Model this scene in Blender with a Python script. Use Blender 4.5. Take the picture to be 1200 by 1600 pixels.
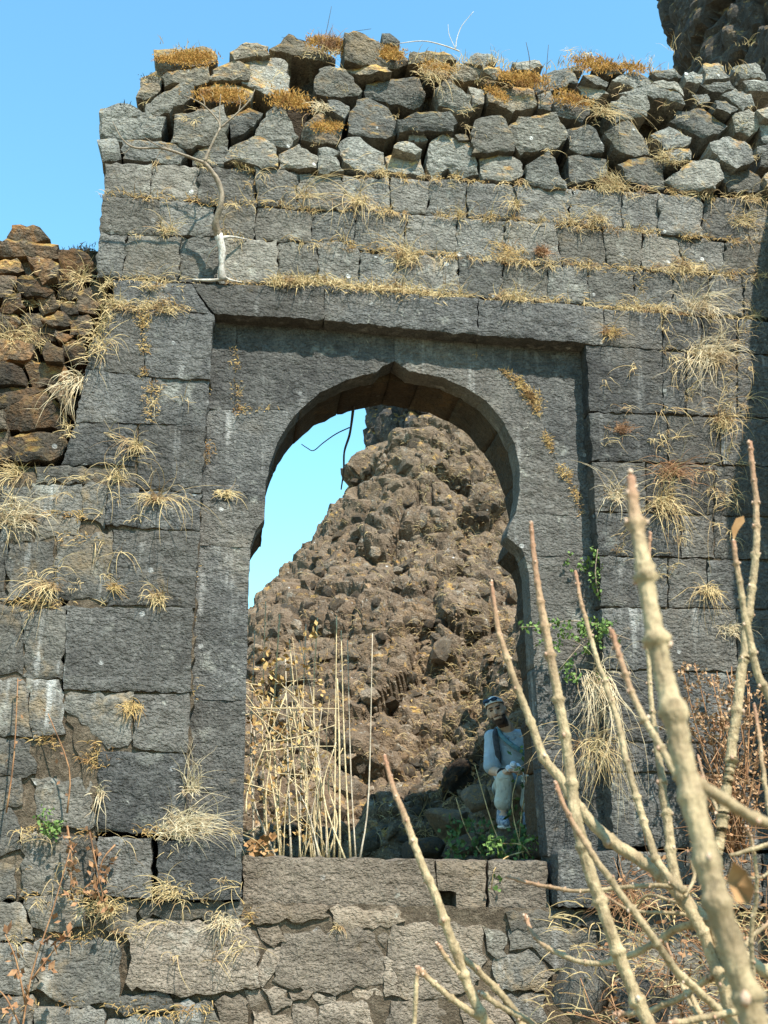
import bpy, bmesh, math, random
import numpy as np
from mathutils import Vector, Matrix, geometry, Quaternion

for _o in list(bpy.data.objects):
    bpy.data.objects.remove(_o, do_unlink=True)
S = bpy.context.scene
COL = S.collection
rad = math.radians

# ---------------------------------------------------------------- camera
F_PX, PITCH, EYE = 1700.0, rad(17.4), 1.6
cam = bpy.data.cameras.new('camera')
cam_o = bpy.data.objects.new('camera', cam); COL.objects.link(cam_o)
cam.sensor_fit = 'VERTICAL'; cam.sensor_height = 24.0; cam.sensor_width = 18.0
cam.lens = 24.0 * F_PX / 1600.0
cam.clip_start = 0.05; cam.clip_end = 3000
cam_o.location = (0, 0, EYE); cam_o.rotation_euler = (rad(90) + PITCH, 0, 0)
cam.dof.use_dof = True; cam.dof.focus_distance = 7.6
cam.dof.aperture_fstop = (cam.lens / 1000.0) / 0.0042
S.camera = cam_o

# ---------------------------------------------------------------- sky, sun, exposure
YAW = rad(7.5)                       # the wall recedes to the right
SUN_AZ, SUN_EL = rad(23), rad(54)    # azimuth from the wall's normal (to the right), elevation
U = Vector((math.cos(YAW), math.sin(YAW), 0)); D = Vector((-math.sin(YAW), math.cos(YAW), 0))
sh = (-D) * math.cos(SUN_AZ) + U * math.sin(SUN_AZ)
TO_SUN = (sh * math.cos(SUN_EL) + Vector((0, 0, math.sin(SUN_EL)))).normalized()
W = bpy.data.worlds.new('World'); S.world = W; W.use_nodes = True
wn = W.node_tree.nodes; wl = W.node_tree.links
for n in list(wn): wn.remove(n)
sky = wn.new('ShaderNodeTexSky'); sky.sky_type = 'NISHITA'; sky.sun_disc = False
sky.sun_elevation = SUN_EL; sky.sun_rotation = math.atan2(TO_SUN.x, TO_SUN.y)
sky.altitude = 0; sky.air_density = 1.7; sky.dust_density = 0.0; sky.ozone_density = 10.0
bg = wn.new('ShaderNodeBackground'); bg.inputs[1].default_value = 0.15
wo = wn.new('ShaderNodeOutputWorld')
tint = wn.new('ShaderNodeMix'); tint.data_type = 'RGBA'; tint.blend_type = 'MULTIPLY'; tint.inputs[0].default_value = 1.0; tint.inputs[7].default_value = (0.93, 1.19, 1.0, 1)
wl.new(sky.outputs[0], tint.inputs[6]); wl.new(tint.outputs[2], bg.inputs[0]); wl.new(bg.outputs[0], wo.inputs[0])
sl = bpy.data.lights.new('sun', 'SUN'); sl.energy = 4.9; sl.angle = rad(0.53); sl.color = (1.0, 0.95, 0.86)
so = bpy.data.objects.new('sun', sl); COL.objects.link(so)
so.rotation_euler = TO_SUN.to_track_quat('Z', 'Y').to_euler(); so.location = (6, -8, 20)
S.view_settings.view_transform = 'Standard'; S.view_settings.look = 'None'
S.view_settings.exposure = 0.98; S.view_settings.gamma = 1.0
S.view_settings.use_curve_mapping = False

# ---------------------------------------------------------------- helpers
RNG = np.random.default_rng(7); random.seed(7)
CAM = Vector((0, 0, EYE))
FWD = Vector((0, math.cos(PITCH), math.sin(PITCH))); UPV = Vector((0, -math.sin(PITCH), math.cos(PITCH)))
P0 = Vector((0, 7.0, 0))

def ray(px, py):
    return Vector((1, 0, 0)) * ((px - 600) / F_PX) + FWD + UPV * ((800 - py) / F_PX)
def wall(px, py, off=0.0):
    """pixel -> (u, v) on the wall plane set back by off"""
    d = ray(px, py); q = P0 + D * off
    t = (q - CAM).dot(D) / d.dot(D)
    p = CAM + d * t
    return ((p - P0).dot(U), p.z)
def at_y(px, py, y):
    d = ray(px, py); return CAM + d * (y / d.y)
def W2(u, off, v):
    return P0 + U * u + D * off + Vector((0, 0, v))
def to_px(p):
    q = Vector(p) - CAM; z = q.dot(FWD)
    return 600 + F_PX * q.x / z, 800 - F_PX * q.dot(UPV) / z

def _hash(ix, iy, iz, seed):
    h = (ix * 374761393 + iy * 668265263 + iz * 2147483647 + seed * 1274126177) & 0xffffffff
    h = ((h ^ (h >> 13)) * 1274126177) & 0xffffffff
    h = ((h ^ (h >> 16)) * 2246822519) & 0xffffffff
    return ((h ^ (h >> 15)) & 0xffffff) / float(0xffffff)
def vnoise(P, seed=0):
    P = np.asarray(P, float); i = np.floor(P).astype(np.int64); f = P - i; f = f * f * (3 - 2 * f)
    r = 0
    for dx in (0, 1):
        wx = f[:, 0] if dx else 1 - f[:, 0]
        for dy in (0, 1):
            wy = f[:, 1] if dy else 1 - f[:, 1]
            for dz in (0, 1):
                wz = f[:, 2] if dz else 1 - f[:, 2]
                r = r + wx * wy * wz * _hash(i[:, 0] + dx, i[:, 1] + dy, i[:, 2] + dz, seed)
    return r * 2 - 1
def fbm(P, oct=4, seed=0, gain=0.5):
    P = np.asarray(P, float); a = 1.0; r = 0; s = 0
    for k in range(oct):
        r = r + a * vnoise(P * 2 ** k + 17.3 * k, seed + k); s += a; a *= gain
    return r / s

def mesh_obj(name, verts, faces, mat, parent=None, smooth=False, loc=None, mesh=None):
    if mesh is None:
        mesh = bpy.data.meshes.new(name); mesh.from_pydata([tuple(v) for v in verts], [], [tuple(f) for f in faces])
        if mat: 
            for m in (mat if isinstance(mat, (list, tuple)) else [mat]): mesh.materials.append(m)
        if smooth: mesh.shade_smooth()
        else: mesh.shade_flat()
        mesh.update()
    o = bpy.data.objects.new(name, mesh); COL.objects.link(o)
    if parent: o.parent = parent
    if loc is not None: o.location = loc
    return o
def empty(name, loc=(0, 0, 0), rz=0):
    o = bpy.data.objects.new(name, None); COL.objects.link(o); o.empty_display_size = 0.2
    o.location = loc; o.rotation_euler = (0, 0, rz); return o
def tag(o, label=None, cat=None, group=None, kind=None):
    if label: o['label'] = label
    if cat: o['category'] = cat
    if group: o['group'] = group
    if kind: o['kind'] = kind
    return o

# ---------------------------------------------------------------- materials
class NT:
    def __init__(s, name):
        s.m = bpy.data.materials.new(name); s.m.use_nodes = True
        s.n = s.m.node_tree.nodes; s.l = s.m.node_tree.links
        s.b = s.n['Principled BSDF']
    def new(s, t, **k):
        n = s.n.new(t)
        for a, v in k.items(): setattr(n, a, v)
        return n
    def set(s, sock, v):
        if hasattr(v, 'is_output') or isinstance(v, bpy.types.NodeSocket): s.l.new(v, sock)
        else: sock.default_value = v
    def noise(s, vec, scale, detail=4, rough=0.55, dist=0.0):
        n = s.new('ShaderNodeTexNoise'); s.l.new(vec, n.inputs['Vector'])
        n.inputs['Scale'].default_value = scale; n.inputs['Detail'].default_value = detail
        n.inputs['Roughness'].default_value = rough; n.inputs['Distortion'].default_value = dist
        return n.outputs[0]
    def voro(s, vec, scale, feature='F1'):
        n = s.new('ShaderNodeTexVoronoi', feature=feature); s.l.new(vec, n.inputs['Vector'])
        n.inputs['Scale'].default_value = scale; return n.outputs['Distance']
    def ramp(s, v, a, b, lo=0.0, hi=1.0):
        n = s.new('ShaderNodeMapRange', interpolation_type='SMOOTHSTEP'); s.set(n.inputs[0], v)
        n.inputs[1].default_value = a; n.inputs[2].default_value = b
        n.inputs[3].default_value = lo; n.inputs[4].default_value = hi; return n.outputs[0]
    def math(s, op, a, b=0.0):
        n = s.new('ShaderNodeMath', operation=op); s.set(n.inputs[0], a); s.set(n.inputs[1], b); return n.outputs[0]
    def mix(s, f, a, b, mode='MIX'):
        n = s.new('ShaderNodeMix', data_type='RGBA', blend_type=mode)
        s.set(n.inputs[0], f)
        for k, v in ((6, a), (7, b)):
            if isinstance(v, tuple): n.inputs[k].default_value = (*v, 1)
            else: s.l.new(v, n.inputs[k])
        return n.outputs[2]
    def coords(s, rnd=True, scale=(1, 1, 1)):
        tc = s.new('ShaderNodeTexCoord'); v = tc.outputs['Object']
        mp = s.new('ShaderNodeMapping'); s.l.new(v, mp.inputs[0]); mp.inputs['Scale'].default_value = scale
        if rnd:
            oi = s.new('ShaderNodeObjectInfo'); s.rand = oi.outputs['Random']
            k = s.math('MULTIPLY', oi.outputs['Random'], 71.0)
            c = s.new('ShaderNodeCombineXYZ')
            for i in range(3): s.l.new(k, c.inputs[i])
            s.l.new(c.outputs[0], mp.inputs['Location'])
        return mp.outputs[0]
    def bump(s, h, strength, dist, normal=None):
        n = s.new('ShaderNodeBump'); n.inputs['Strength'].default_value = strength; n.inputs['Distance'].default_value = dist
        s.l.new(h, n.inputs['Height'])
        if normal is not None: s.l.new(normal, n.inputs['Normal'])
        return n.outputs[0]
    def done(s, col, rough=0.9, nrm=None, spec=0.25):
        if isinstance(col, tuple): s.b.inputs['Base Color'].default_value = (*col, 1)
        else: s.l.new(col, s.b.inputs['Base Color'])
        s.set(s.b.inputs['Roughness'], rough)
        s.b.inputs['Specular IOR Level'].default_value = spec
        if nrm is not None: s.l.new(nrm, s.b.inputs['Normal'])
        return s.m

def basalt(name, dark, light, dirt=(0.26, 0.19, 0.11), dirt_amt=0.3, lichen=0.3, moss=0.0, rb=0.22, streak=0.0, bumpk=1.0, chisel=1.0, stain=0.5, lich_col=(0.36, 0.355, 0.30)):
    t = NT(name); v = t.coords()
    big = t.noise(v, 2.6, 5, 0.6); mid = t.noise(v, 13, 5, 0.65); fine = t.noise(v, 70, 4, 0.7)
    c = t.mix(t.ramp(big, 0.3, 0.7), dark, light)
    c = t.mix(t.ramp(mid, 0.3, 0.72, 0.0, 0.55), c, tuple(x * 1.55 for x in light))
    c = t.mix(t.ramp(fine, 0.35, 0.6, 0.6, 0.0), c, tuple(x * 0.42 for x in dark))
    if dirt_amt:
        dn = t.noise(v, 3.3, 7, 0.72, 0.4)
        c = t.mix(t.ramp(dn, 0.68 - dirt_amt * 0.3, 0.78 - dirt_amt * 0.14, 0.0, 0.75), c, dirt)
    if lichen:
        ln = t.noise(v, 17, 6, 0.75, 0.6); l2 = t.noise(v, 2.1, 2)
        f = t.math('MULTIPLY', t.ramp(ln, 0.62 - lichen * 0.12, 0.68, 0, 0.8), t.ramp(l2, 0.62 - 0.35 * lichen, 0.72 - 0.2 * lichen))
        c = t.mix(f, c, lich_col)
        vs = t.voro(v, 3.7); sp = t.math('MULTIPLY', t.ramp(vs, 0.055, 0.075, 1, 0), t.ramp(t.noise(v, 30, 3), 0.35, 0.5))
        c = t.mix(t.math('MULTIPLY', sp, min(1.0, lichen * 1.6)), c, (0.55, 0.55, 0.52))
    if streak:
        tc = t.coords(True, (9, 9, 0.9)); sn = t.noise(tc, 1.0, 4, 0.6)
        f = t.math('MULTIPLY', t.ramp(sn, 0.56, 0.74, 0, streak), t.ramp(mid, 0.3, 0.6, 0.35, 1))
        c = t.mix(f, c, (0.42, 0.41, 0.38))
    if moss:
        g = t.new('ShaderNodeNewGeometry'); sx = t.new('ShaderNodeSeparateXYZ'); t.l.new(g.outputs['Normal'], sx.inputs[0])
        mn = t.noise(v, 4.5, 6, 0.7)
        f = t.math('MULTIPLY', t.ramp(mn, 0.62 - moss * 0.2, 0.68 - moss * 0.12), t.ramp(sx.outputs[2], -0.05, 0.45))
        mc = t.mix(t.ramp(t.noise(v, 24, 4), 0.35, 0.65), (0.30, 0.15, 0.035), (0.40, 0.27, 0.085))
        c = t.mix(f, c, mc)
    gp = t.new('ShaderNodeNewGeometry').outputs['Position']
    st = t.noise(gp, 1.1, 5, 0.68, 0.3); s2 = t.noise(gp, 3.7, 4, 0.7)
    c = t.mix(t.ramp(st, 0.50, 0.72, 0, 0.5), c, tuple(x * 0.42 for x in dark))
    c = t.mix(t.math('MULTIPLY', t.ramp(st, 0.34, 0.48, 0.38, 0), t.ramp(s2, 0.35, 0.6)), c, tuple(a * 0.5 + b * 0.75 for a, b in zip(dirt, light)))
    c = t.mix(t.ramp(s2, 0.58, 0.72, 0, 0.55 * stain), c, lich_col)
    hue = t.math('FRACT', t.math('MULTIPLY', t.rand, 7.31))
    c = t.mix(t.ramp(hue, 0.3, 1.0, 0, 0.14), c, (light[0] * 1.5, light[1] * 1.2, light[2] * 0.85))
    br = t.ramp(t.rand, 0, 1, 1 - rb, 1 + rb)
    cc = t.new('ShaderNodeCombineColor'); 
    for i in range(3): t.l.new(br, cc.inputs[i])
    c = t.mix(1.0, c, cc.outputs[0], 'MULTIPLY')
    pc = t.coords(True, (1, 1, 1.5))
    pit = t.math('ADD', t.ramp(t.noise(pc, 34, 3, 0.6), 0.26, 0.58), t.ramp(t.noise(pc, 12, 3, 0.6), 0.28, 0.56, 0, 0.8))
    h = t.math('ADD', t.math('MULTIPLY', mid, 0.4), t.math('ADD', t.math('MULTIPLY', fine, 0.3), t.math('MULTIPLY', pit, 0.55 * chisel)))
    return t.done(c, 0.93, t.bump(h, 1.0 * bumpk, 0.02))

M = {}
M['ashlar'] = basalt('ashlar_basalt', (0.051, 0.050, 0.047), (0.112, 0.109, 0.099), dirt=(0.22, 0.165, 0.10), dirt_amt=0.2, lichen=0.3, rb=0.25, stain=0.8, streak=0.5)
M['upper'] = basalt('coursed_basalt', (0.082, 0.079, 0.070), (0.178, 0.170, 0.146), dirt=(0.24, 0.175, 0.10), dirt_amt=0.35, lichen=0.5, rb=0.3, stain=1.0)
M['rubble'] = basalt('rubble_basalt', (0.084, 0.083, 0.073), (0.202, 0.197, 0.169), dirt_amt=0.3, lichen=0.7, moss=0.6, rb=0.38)
M['mossy'] = basalt('mossy_basalt', (0.081, 0.074, 0.057), (0.184, 0.163, 0.124), dirt_amt=0.6, lichen=0.3, moss=1.15, rb=0.25)
M['lower'] = basalt('weathered_basalt', (0.068, 0.064, 0.055), (0.147, 0.137, 0.116), dirt_amt=0.55, lichen=0.3, rb=0.3, streak=0.75, chisel=0.7, stain=0.8)
M['brown'] = basalt('brown_basalt', (0.120, 0.097, 0.073), (0.232, 0.190, 0.145), dirt=(0.27, 0.20, 0.125), dirt_amt=0.35, lichen=0.15, rb=0.25, chisel=0.9)
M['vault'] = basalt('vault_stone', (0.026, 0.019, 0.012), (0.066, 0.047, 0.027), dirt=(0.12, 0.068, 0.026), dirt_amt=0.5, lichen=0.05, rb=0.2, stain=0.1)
M['ruin'] = basalt('ruined_rubble', (0.027, 0.023, 0.018), (0.100, 0.080, 0.056), dirt=(0.27, 0.13, 0.045), dirt_amt=0.7, lichen=0.3, moss=0.75, rb=0.45)
M['hillrock'] = basalt('hill_rock', (0.061, 0.050, 0.037), (0.201, 0.160, 0.114), dirt=(0.27, 0.155, 0.07), dirt_amt=0.62, lichen=0.35, moss=0.35, rb=0.45)
M['cliff'] = basalt('cliff_rock', (0.028, 0.027, 0.027), (0.072, 0.068, 0.062), dirt_amt=0.4, lichen=0.35, moss=0.55, rb=0.1)

def earth(name, a, b, c2, scale=1.0):
    t = NT(name); v = t.coords(False)
    n1 = t.noise(v, 3.0 * scale, 6, 0.7); n2 = t.noise(v, 22 * scale, 5, 0.7); n3 = t.noise(v, 90 * scale, 3, 0.7)
    c = t.mix(t.ramp(n1, 0.3, 0.7), a, b); c = t.mix(t.ramp(n2, 0.45, 0.7, 0, 0.8), c, c2)
    c = t.mix(t.ramp(n3, 0.3, 0.55, 0.55, 0), c, tuple(x * 0.4 for x in a))
    h = t.math('ADD', n2, t.math('MULTIPLY', n3, 0.5))
    return t.done(c, 0.97, t.bump(h, 0.9, 0.03))
M['mortar'] = earth('earth_mortar', (0.07, 0.052, 0.034), (0.13, 0.10, 0.066), (0.21, 0.165, 0.115))
M['hill'] = basalt('hill_face', (0.053, 0.037, 0.025), (0.183, 0.139, 0.095), dirt=(0.30, 0.18, 0.08), dirt_amt=0.45, lichen=0.6, moss=0.25, rb=0.0, stain=0.9)
M['ground'] = earth('dry_ground', (0.17, 0.125, 0.075), (0.28, 0.21, 0.12), (0.33, 0.27, 0.16))
# ---------------------------------------------------------------- stones of the wall
def offset_poly(P, g):
    P = np.asarray(P, float); n = len(P)
    area = 0.5 * np.sum(P[:, 0] * np.roll(P[:, 1], -1) - np.roll(P[:, 0], -1) * P[:, 1])
    if area < 0: P = P[::-1].copy()
    e = np.roll(P, -1, 0) - P; L = np.linalg.norm(e, axis=1, keepdims=True) + 1e-9; e = e / L
    nrm = np.stack([-e[:, 1], e[:, 0]], 1)
    pn = np.roll(nrm, 1, 0); b = nrm + pn; bl = np.sum(b * b, 1, keepdims=True)
    return P + b / np.maximum(bl, 0.35) * g

def resample(P, step, jit, rng, cut=0.0):
    out = []
    n = len(P)
    for i in range(n):
        a, b = P[i], P[(i + 1) % n]; L = np.hypot(*(b - a)); k = max(1, int(round(L / step)))
        nx = np.array([-(b - a)[1], (b - a)[0]]) / (L + 1e-9)
        for j in range(k):
            p = a + (b - a) * j / k
            if j: p = p + nx * rng.normal(0, jit)
            elif cut: p = p + rng.normal(0, cut, 2)
            out.append(p)
    return np.array(out)

def poly_dist(pts, P):
    a = P; b = np.roll(P, -1, 0); d = b - a; L2 = np.sum(d * d, 1) + 1e-12
    best = np.full(len(pts), 1e9)
    for i in range(len(P)):
        w = pts - a[i]; t = np.clip(w @ d[i] / L2[i], 0, 1)
        best = np.minimum(best, np.hypot(*(w - t[:, None] * d[i]).T))
    return best

def inside(pts, P):
    x, y = pts[:, 0], pts[:, 1]; c = np.zeros(len(pts), bool); n = len(P); j = n - 1
    for i in range(n):
        xi, yi = P[i]; xj, yj = P[j]
        if yi != yj:
            c ^= ((yi > y) != (yj > y)) & (x < (xj - xi) * (y - yi) / (yj - yi) + xi)
        j = i
    return c

STYLE = {   # gap, edge radius, edge drop, relief amp, coarse amp, tilt, grid, jitter
    'hewn':   dict(gap=.0015, r=.010, drop=.006, amp=.011, co=.008, tilt=.006, grid=.022, jit=.0045),
    'course': dict(gap=.003, r=.015, drop=.012, amp=.011, co=.017, tilt=.03, grid=.024, jit=.008),
    'rubble': dict(gap=-.011, r=.010, drop=.010, amp=.010, co=.010, tilt=.13, grid=.028, jit=.008),
    'smooth': dict(gap=-.007, r=.009, drop=.008, amp=.010, co=.011, tilt=.02, grid=.026, jit=.010),
    'arch':   dict(gap=.001, r=.004, drop=.002, amp=.010, co=.005, tilt=.0, grid=.022, jit=.0015),
    'vault':  dict(gap=.001, r=.012, drop=.01, amp=.010, co=.012, tilt=.01, grid=.03, jit=.003),
}
STONE_N = 0
def stone(poly_px, off, mat, style='hewn', depth=0.28, parent=None, uv=None, proud=None, nm='stone'):
    global STONE_N
    STONE_N += 1
    s = STYLE[style]; rng = np.random.default_rng(1000 + STONE_N)
    if proud is None: proud = rng.normal(0, s['co'] * 0.45)
    off = off - proud
    P = np.array(uv if uv is not None else [wall(x, y, off) for x, y in poly_px])
    P = offset_poly(P, s['gap'])
    P = resample(P, s['grid'] * 1.6, s['jit'], rng, s['jit'] * 1.2)
    c = P.mean(0); lo, hi = P.min(0), P.max(0)
    g = s['grid']
    nx, ny = max(2, int((hi[0] - lo[0]) / g)), max(2, int((hi[1] - lo[1]) / g))
    gx, gy = np.meshgrid(np.linspace(lo[0], hi[0], nx), np.linspace(lo[1], hi[1], ny))
    q = np.stack([gx.ravel(), gy.ravel()], 1) + rng.uniform(-.3, .3, (gx.size, 2)) * g
    q = q[inside(q, P)]
    if len(q): q = q[poly_dist(q, P) > g * 0.45]
    nb = len(P); pts = np.vstack([P, q]) if len(q) else P
    r = geometry.delaunay_2d_cdt([Vector(p) for p in pts], [], [list(range(nb))], 1, 1e-6)
    V = np.array([tuple(v) for v in r[0]]); Fc = [f for f in r[2]]
    orig = r[3]
    isb = np.array([any(o < nb for o in ol) for ol in orig])
    d = poly_dist(V, P)
    x = np.clip(d / s['r'], 0, 1); prof = (1 - x) ** 2 * s['drop']
    sd = STONE_N * 3.17
    p3 = lambda a, b: np.stack([V[:, 0] * a + sd, V[:, 1] * b, np.full(len(V), sd)], 1)
    rel = fbm(p3(14, 24), 3, 3) * s['amp'] - np.abs(fbm(p3(9, 20), 2, 9)) * s['amp'] * 1.2
    co = fbm(p3(2.2, 3.0), 2, 21) * s['co']
    ti = rng.normal(0, s['tilt'], 2)
    z = prof + rel + co + (V - c) @ ti
    if style == 'rubble':      # split faces
        for k in range(1):
            a = rng.uniform(0, 6.28); nv = np.array([math.cos(a), math.sin(a)]); sl = rng.uniform(0.25, 0.75)
            ext = (V - c) @ nv; z = np.maximum(z, (ext - rng.uniform(.5, .95) * ext.max()) * sl - 0.0)
    nv = len(V); verts = [(V[i, 0] - c[0], z[i], V[i, 1] - c[1]) for i in range(nv)]
    faces = []
    for f in Fc:
        f = list(f)
        a, b, e = V[f[0]], V[f[1]], V[f[2]]
        if (b[0] - a[0]) * (e[1] - a[1]) - (b[1] - a[1]) * (e[0] - a[0]) < 0: f = f[::-1]
        faces.append(f)
    # boundary loop from edges used once
    cnt = {}
    for f in faces:
        for i in range(len(f)):
            a, b = f[i], f[(i + 1) % len(f)]; cnt[(a, b)] = cnt.get((a, b), 0) + 1
    be = [(a, b) for (a, b) in cnt if (b, a) not in cnt]
    ring = {}
    lay = [0.0, 0.5, 1.0]      # the sides have their own rim so that the arris stays crisp
    idx = {}
    for li, lf in enumerate(lay):
        for a, b in be:
            for w in (a, b):
                if (w, li) not in idx:
                    idx[(w, li)] = len(verts)
                    k = rng.normal(0, s['jit'] * 0.7, 2) if li else (0.0, 0.0)
                    verts.append((V[w, 0] - c[0] + k[0], z[w] + (depth - z[w]) * lf, V[w, 1] - c[1] + k[1]))
    for a, b in be:
        for li in (0, 1): faces.append((idx[(a, li)], idx[(a, li + 1)], idx[(b, li + 1)], idx[(b, li)]))
    o = mesh_obj(nm, verts, faces, mat, parent, smooth=(style in ('hewn', 'smooth', 'course', 'arch', 'vault')))
    o.location = (c[0], off, c[1])
    return o

def interp(line, x):
    xs = [p[0] for p in line]; ys = [p[1] for p in line]; return float(np.interp(x, xs, ys))
def course(top, bot, joints, off, mat, style, parent, depth=.28, lean=0.0):
    if style == 'course':
        wr = np.random.default_rng(len(joints) + int(top[0][1])); joints = [joints[0]] + [(j + wr.normal(0, 4), j + wr.normal(0, 4)) for j in joints[1:-1]] + [joints[-1]]
    for i in range(len(joints) - 1):
        a, b = joints[i], joints[i + 1]
        at, ab = (a if isinstance(a, tuple) else (a, a)); bt, bb = (b if isinstance(b, tuple) else (b, b))
        mids_t = [(x, interp(top, x)) for x, _ in top if at + 12 < x < bt - 12]
        mids_b = [(x, interp(bot, x)) for x, _ in bot if ab + 12 < x < bb - 12]
        poly = [(at, interp(top, at))] + mids_t + [(bt, interp(top, bt)), (bb, interp(bot, bb))] + mids_b[::-1] + [(ab, interp(bot, ab))]
        stone(poly, off, mat, style, depth, parent)

WALL = empty('gateway_wall', P0, YAW)
tag(WALL, 'tall ruined dark stone fort wall with a pointed arched gateway', 'wall')

# the line of the arch, left foot to right foot (on the recessed panel)
ARCH = [(378, 1338), (384, 1095), (389, 913), (391, 856), (394, 844), (402, 825), (413.5, 811), (414.5, 783), (415, 756), (422, 726), (433, 693),
        (452, 660), (468, 641), (501, 613), (540, 594), (567, 586), (589, 582), (598, 572), (617, 564), (639, 580), (661, 584),
        (694, 591), (727, 605), (760, 627), (787, 660), (804, 693), (812, 731), (812, 764), (807, 797), (794, 825), (792, 839),
        (801, 847), (815, 858), (822, 875), (826, 896), (835, 1042), (846, 1200), (856, 1340)]
PAN, UPP = 0.15, 0.07
A = ARCH
panel = [
    [(325, 500), (370, 505), (366, 640), (318, 640)],
    [(370, 500), (617, 515)] + [A[18], A[17], A[16], A[15], A[14], A[13], A[12]] + [(440, 640), (366, 640)],
    [(318, 640), (366, 640), (440, 640), A[12], A[11], A[10], A[9], A[8], A[7], (311, 783)],
    [(311, 783), A[7], A[6], A[5], A[4], A[3], (306, 852)],
    [(306, 852), A[3], A[2], A[1], (296, 1093)],
    [(296, 1093), A[1], (379, 1325), (284, 1322)],
    [(617, 515), (745, 526), (745, 556), (800, 592), (831, 621), (846, 655), (859, 698), (897, 770), (908, 806), (806, 803)] + [A[i] for i in range(28, 17, -1)],
    [(745, 526), (925, 540), (935, 806), (908, 806), (897, 770), (859, 698), (846, 655), (831, 621), (800, 592), (745, 556)],
    [(806, 803), (935, 806), (938, 868), (820, 869), A[32], A[31], A[30], A[29]],
    [(820, 869), (938, 868), (945, 1046), (835, 1042), A[34], A[33]],
    [(835, 1042), (945, 1046), (955, 1200), (846, 1200)],
    [(846, 1200), (955, 1200), (962, 1335), (856, 1338)],
]
for p in panel: stone(p, PAN, M['ashlar'], 'arch', 0.2, WALL, proud=0.0, nm='arch_stone')

# rough vault behind the arch ring
def arch_uv(off, grow):
    base = np.array([wall(x, y, PAN) for x, y in ARCH]); c = np.array([base[18][0], wall(617, 760, PAN)[1]])
    out = []
    for p in base:
        d = p - c
        if p[1] > c[1]: out.append(p + d / np.hypot(*d) * grow)
        else: out.append(p + np.array([math.copysign(grow, d[0]), 0]))
    return np.array(out)
inn, outr = arch_uv(0, 0.012), arch_uv(0, 0.40)
for k_, gx_ in ((25, .02), (26, .045), (27, .07), (28, .11), (29, .15), (30, .165), (31, .15), (32, .12), (33, .1), (34, .09), (35, .08), (36, .05), (37, .02)): inn[k_][0] += gx_
for k_, f_ in ((16, .25), (17, .4), (18, .5), (19, .75)): inn[k_] = inn[15] * (1 - f_) + inn[20] * f_ + np.array([0, .035 * math.sin(math.pi * f_)])
cuts = [0, 1, 2, 4, 6, 8, 10, 12, 14, 16, 18, 20, 22, 24, 26, 28, 30, 32, 34, 35, 36, 37]
for a, b in zip(cuts[:-1], cuts[1:]):
    uvp = list(inn[a:b + 1]) + list(outr[a:b + 1][::-1])
    c_ = STYLE['course']; 
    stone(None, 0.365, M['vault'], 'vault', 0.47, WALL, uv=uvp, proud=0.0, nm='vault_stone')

# lintel and upper courses
lt = [(290, 440), (300, 443), (507, 447), (600, 455), (747, 467), (900, 476), (943, 483), (1040, 488)]
lb = [(290, 486), (335, 490), (507, 500), (743, 523), (911, 536), (943, 540), (1040, 546)]
course(lt, lb, [(300, 333), 507, 747, 943, 1035], 0, M['ashlar'], 'hewn', WALL, 0.3)
b0 = [(165, 253), (236, 256), (307, 260), (430, 264), (500, 274), (620, 276), (747, 284), (883, 294), (970, 297), (1047, 302), (1133, 308), (1290, 318)]
b1 = [(160, 307), (240, 309), (347, 321), (393, 320), (483, 327), (627, 333), (713, 338), (813, 347), (900, 352), (973, 360), (1073, 367), (1150, 376), (1290, 384)]
b2 = [(150, 362), (267, 369), (340, 367), (433, 377), (537, 380), (560, 392), (640, 395), (720, 402), (790, 408), (870, 415), (947, 417), (1053, 424), (1113, 428), (1290, 436)]
b3 = [(145, 432), (300, 441), (507, 446), (600, 454), (747, 466), (900, 474), (943, 482), (1077, 490), (1290, 500)]
course(b0, b1, [(165, 162), 236, 307, 392, 460, 535, 615, 668, 730, 808, 888, 970, 1028, 1100, 1168, 1250], UPP, M['upper'], 'course', WALL)
course(b1, b2, [(161, 155), 246, 327, 398, 483, 557, 630, 711, 784, 877, 943, 1011, 1065, 1130, 1200, 1270], UPP, M['upper'], 'course', WALL)
course(b2, b3, [(155, 150), 193, 275, 345, 432, 500, 560, 617, 713, 788, 857, 917, 997, 1052, 1110, 1167, 1260], UPP, M['upper'], 'course', WALL)

# left pier and the wall beside it
for p in [
    [(176, 436), (232, 440), (236, 480), (178, 478)], [(232, 440), (298, 443), (331, 490), (236, 482)],
    [(178, 478), (222, 481), (226, 588), (134, 577), (139, 544)], [(222, 481), (334, 491), (327, 593), (226, 588)],
    [(134, 577), (237, 589), (236, 662), (118, 659)], [(237, 589), (327, 593), (321, 666), (236, 662)],
    [(118, 659), (214, 663), (210, 728), (97, 725)], [(216, 663), (321, 666), (314, 771), (215, 764)],
    [(217, 765), (314, 771), (311, 828), (214, 824)], [(168, 756), (217, 762), (214, 824), (166, 820)],
    [(178, 829), (311, 829), (304, 948), (170, 945), (174, 880)], [(105, 947), (303, 949), (297, 1083), (98, 1076)],
    [(210, 1084), (297, 1084), (293, 1177), (208, 1170)], [(153, 1172), (293, 1178), (289, 1308), (152, 1296)],
]: stone(p, 0.0, M['ashlar'], 'hewn', 0.28, WALL)
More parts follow.
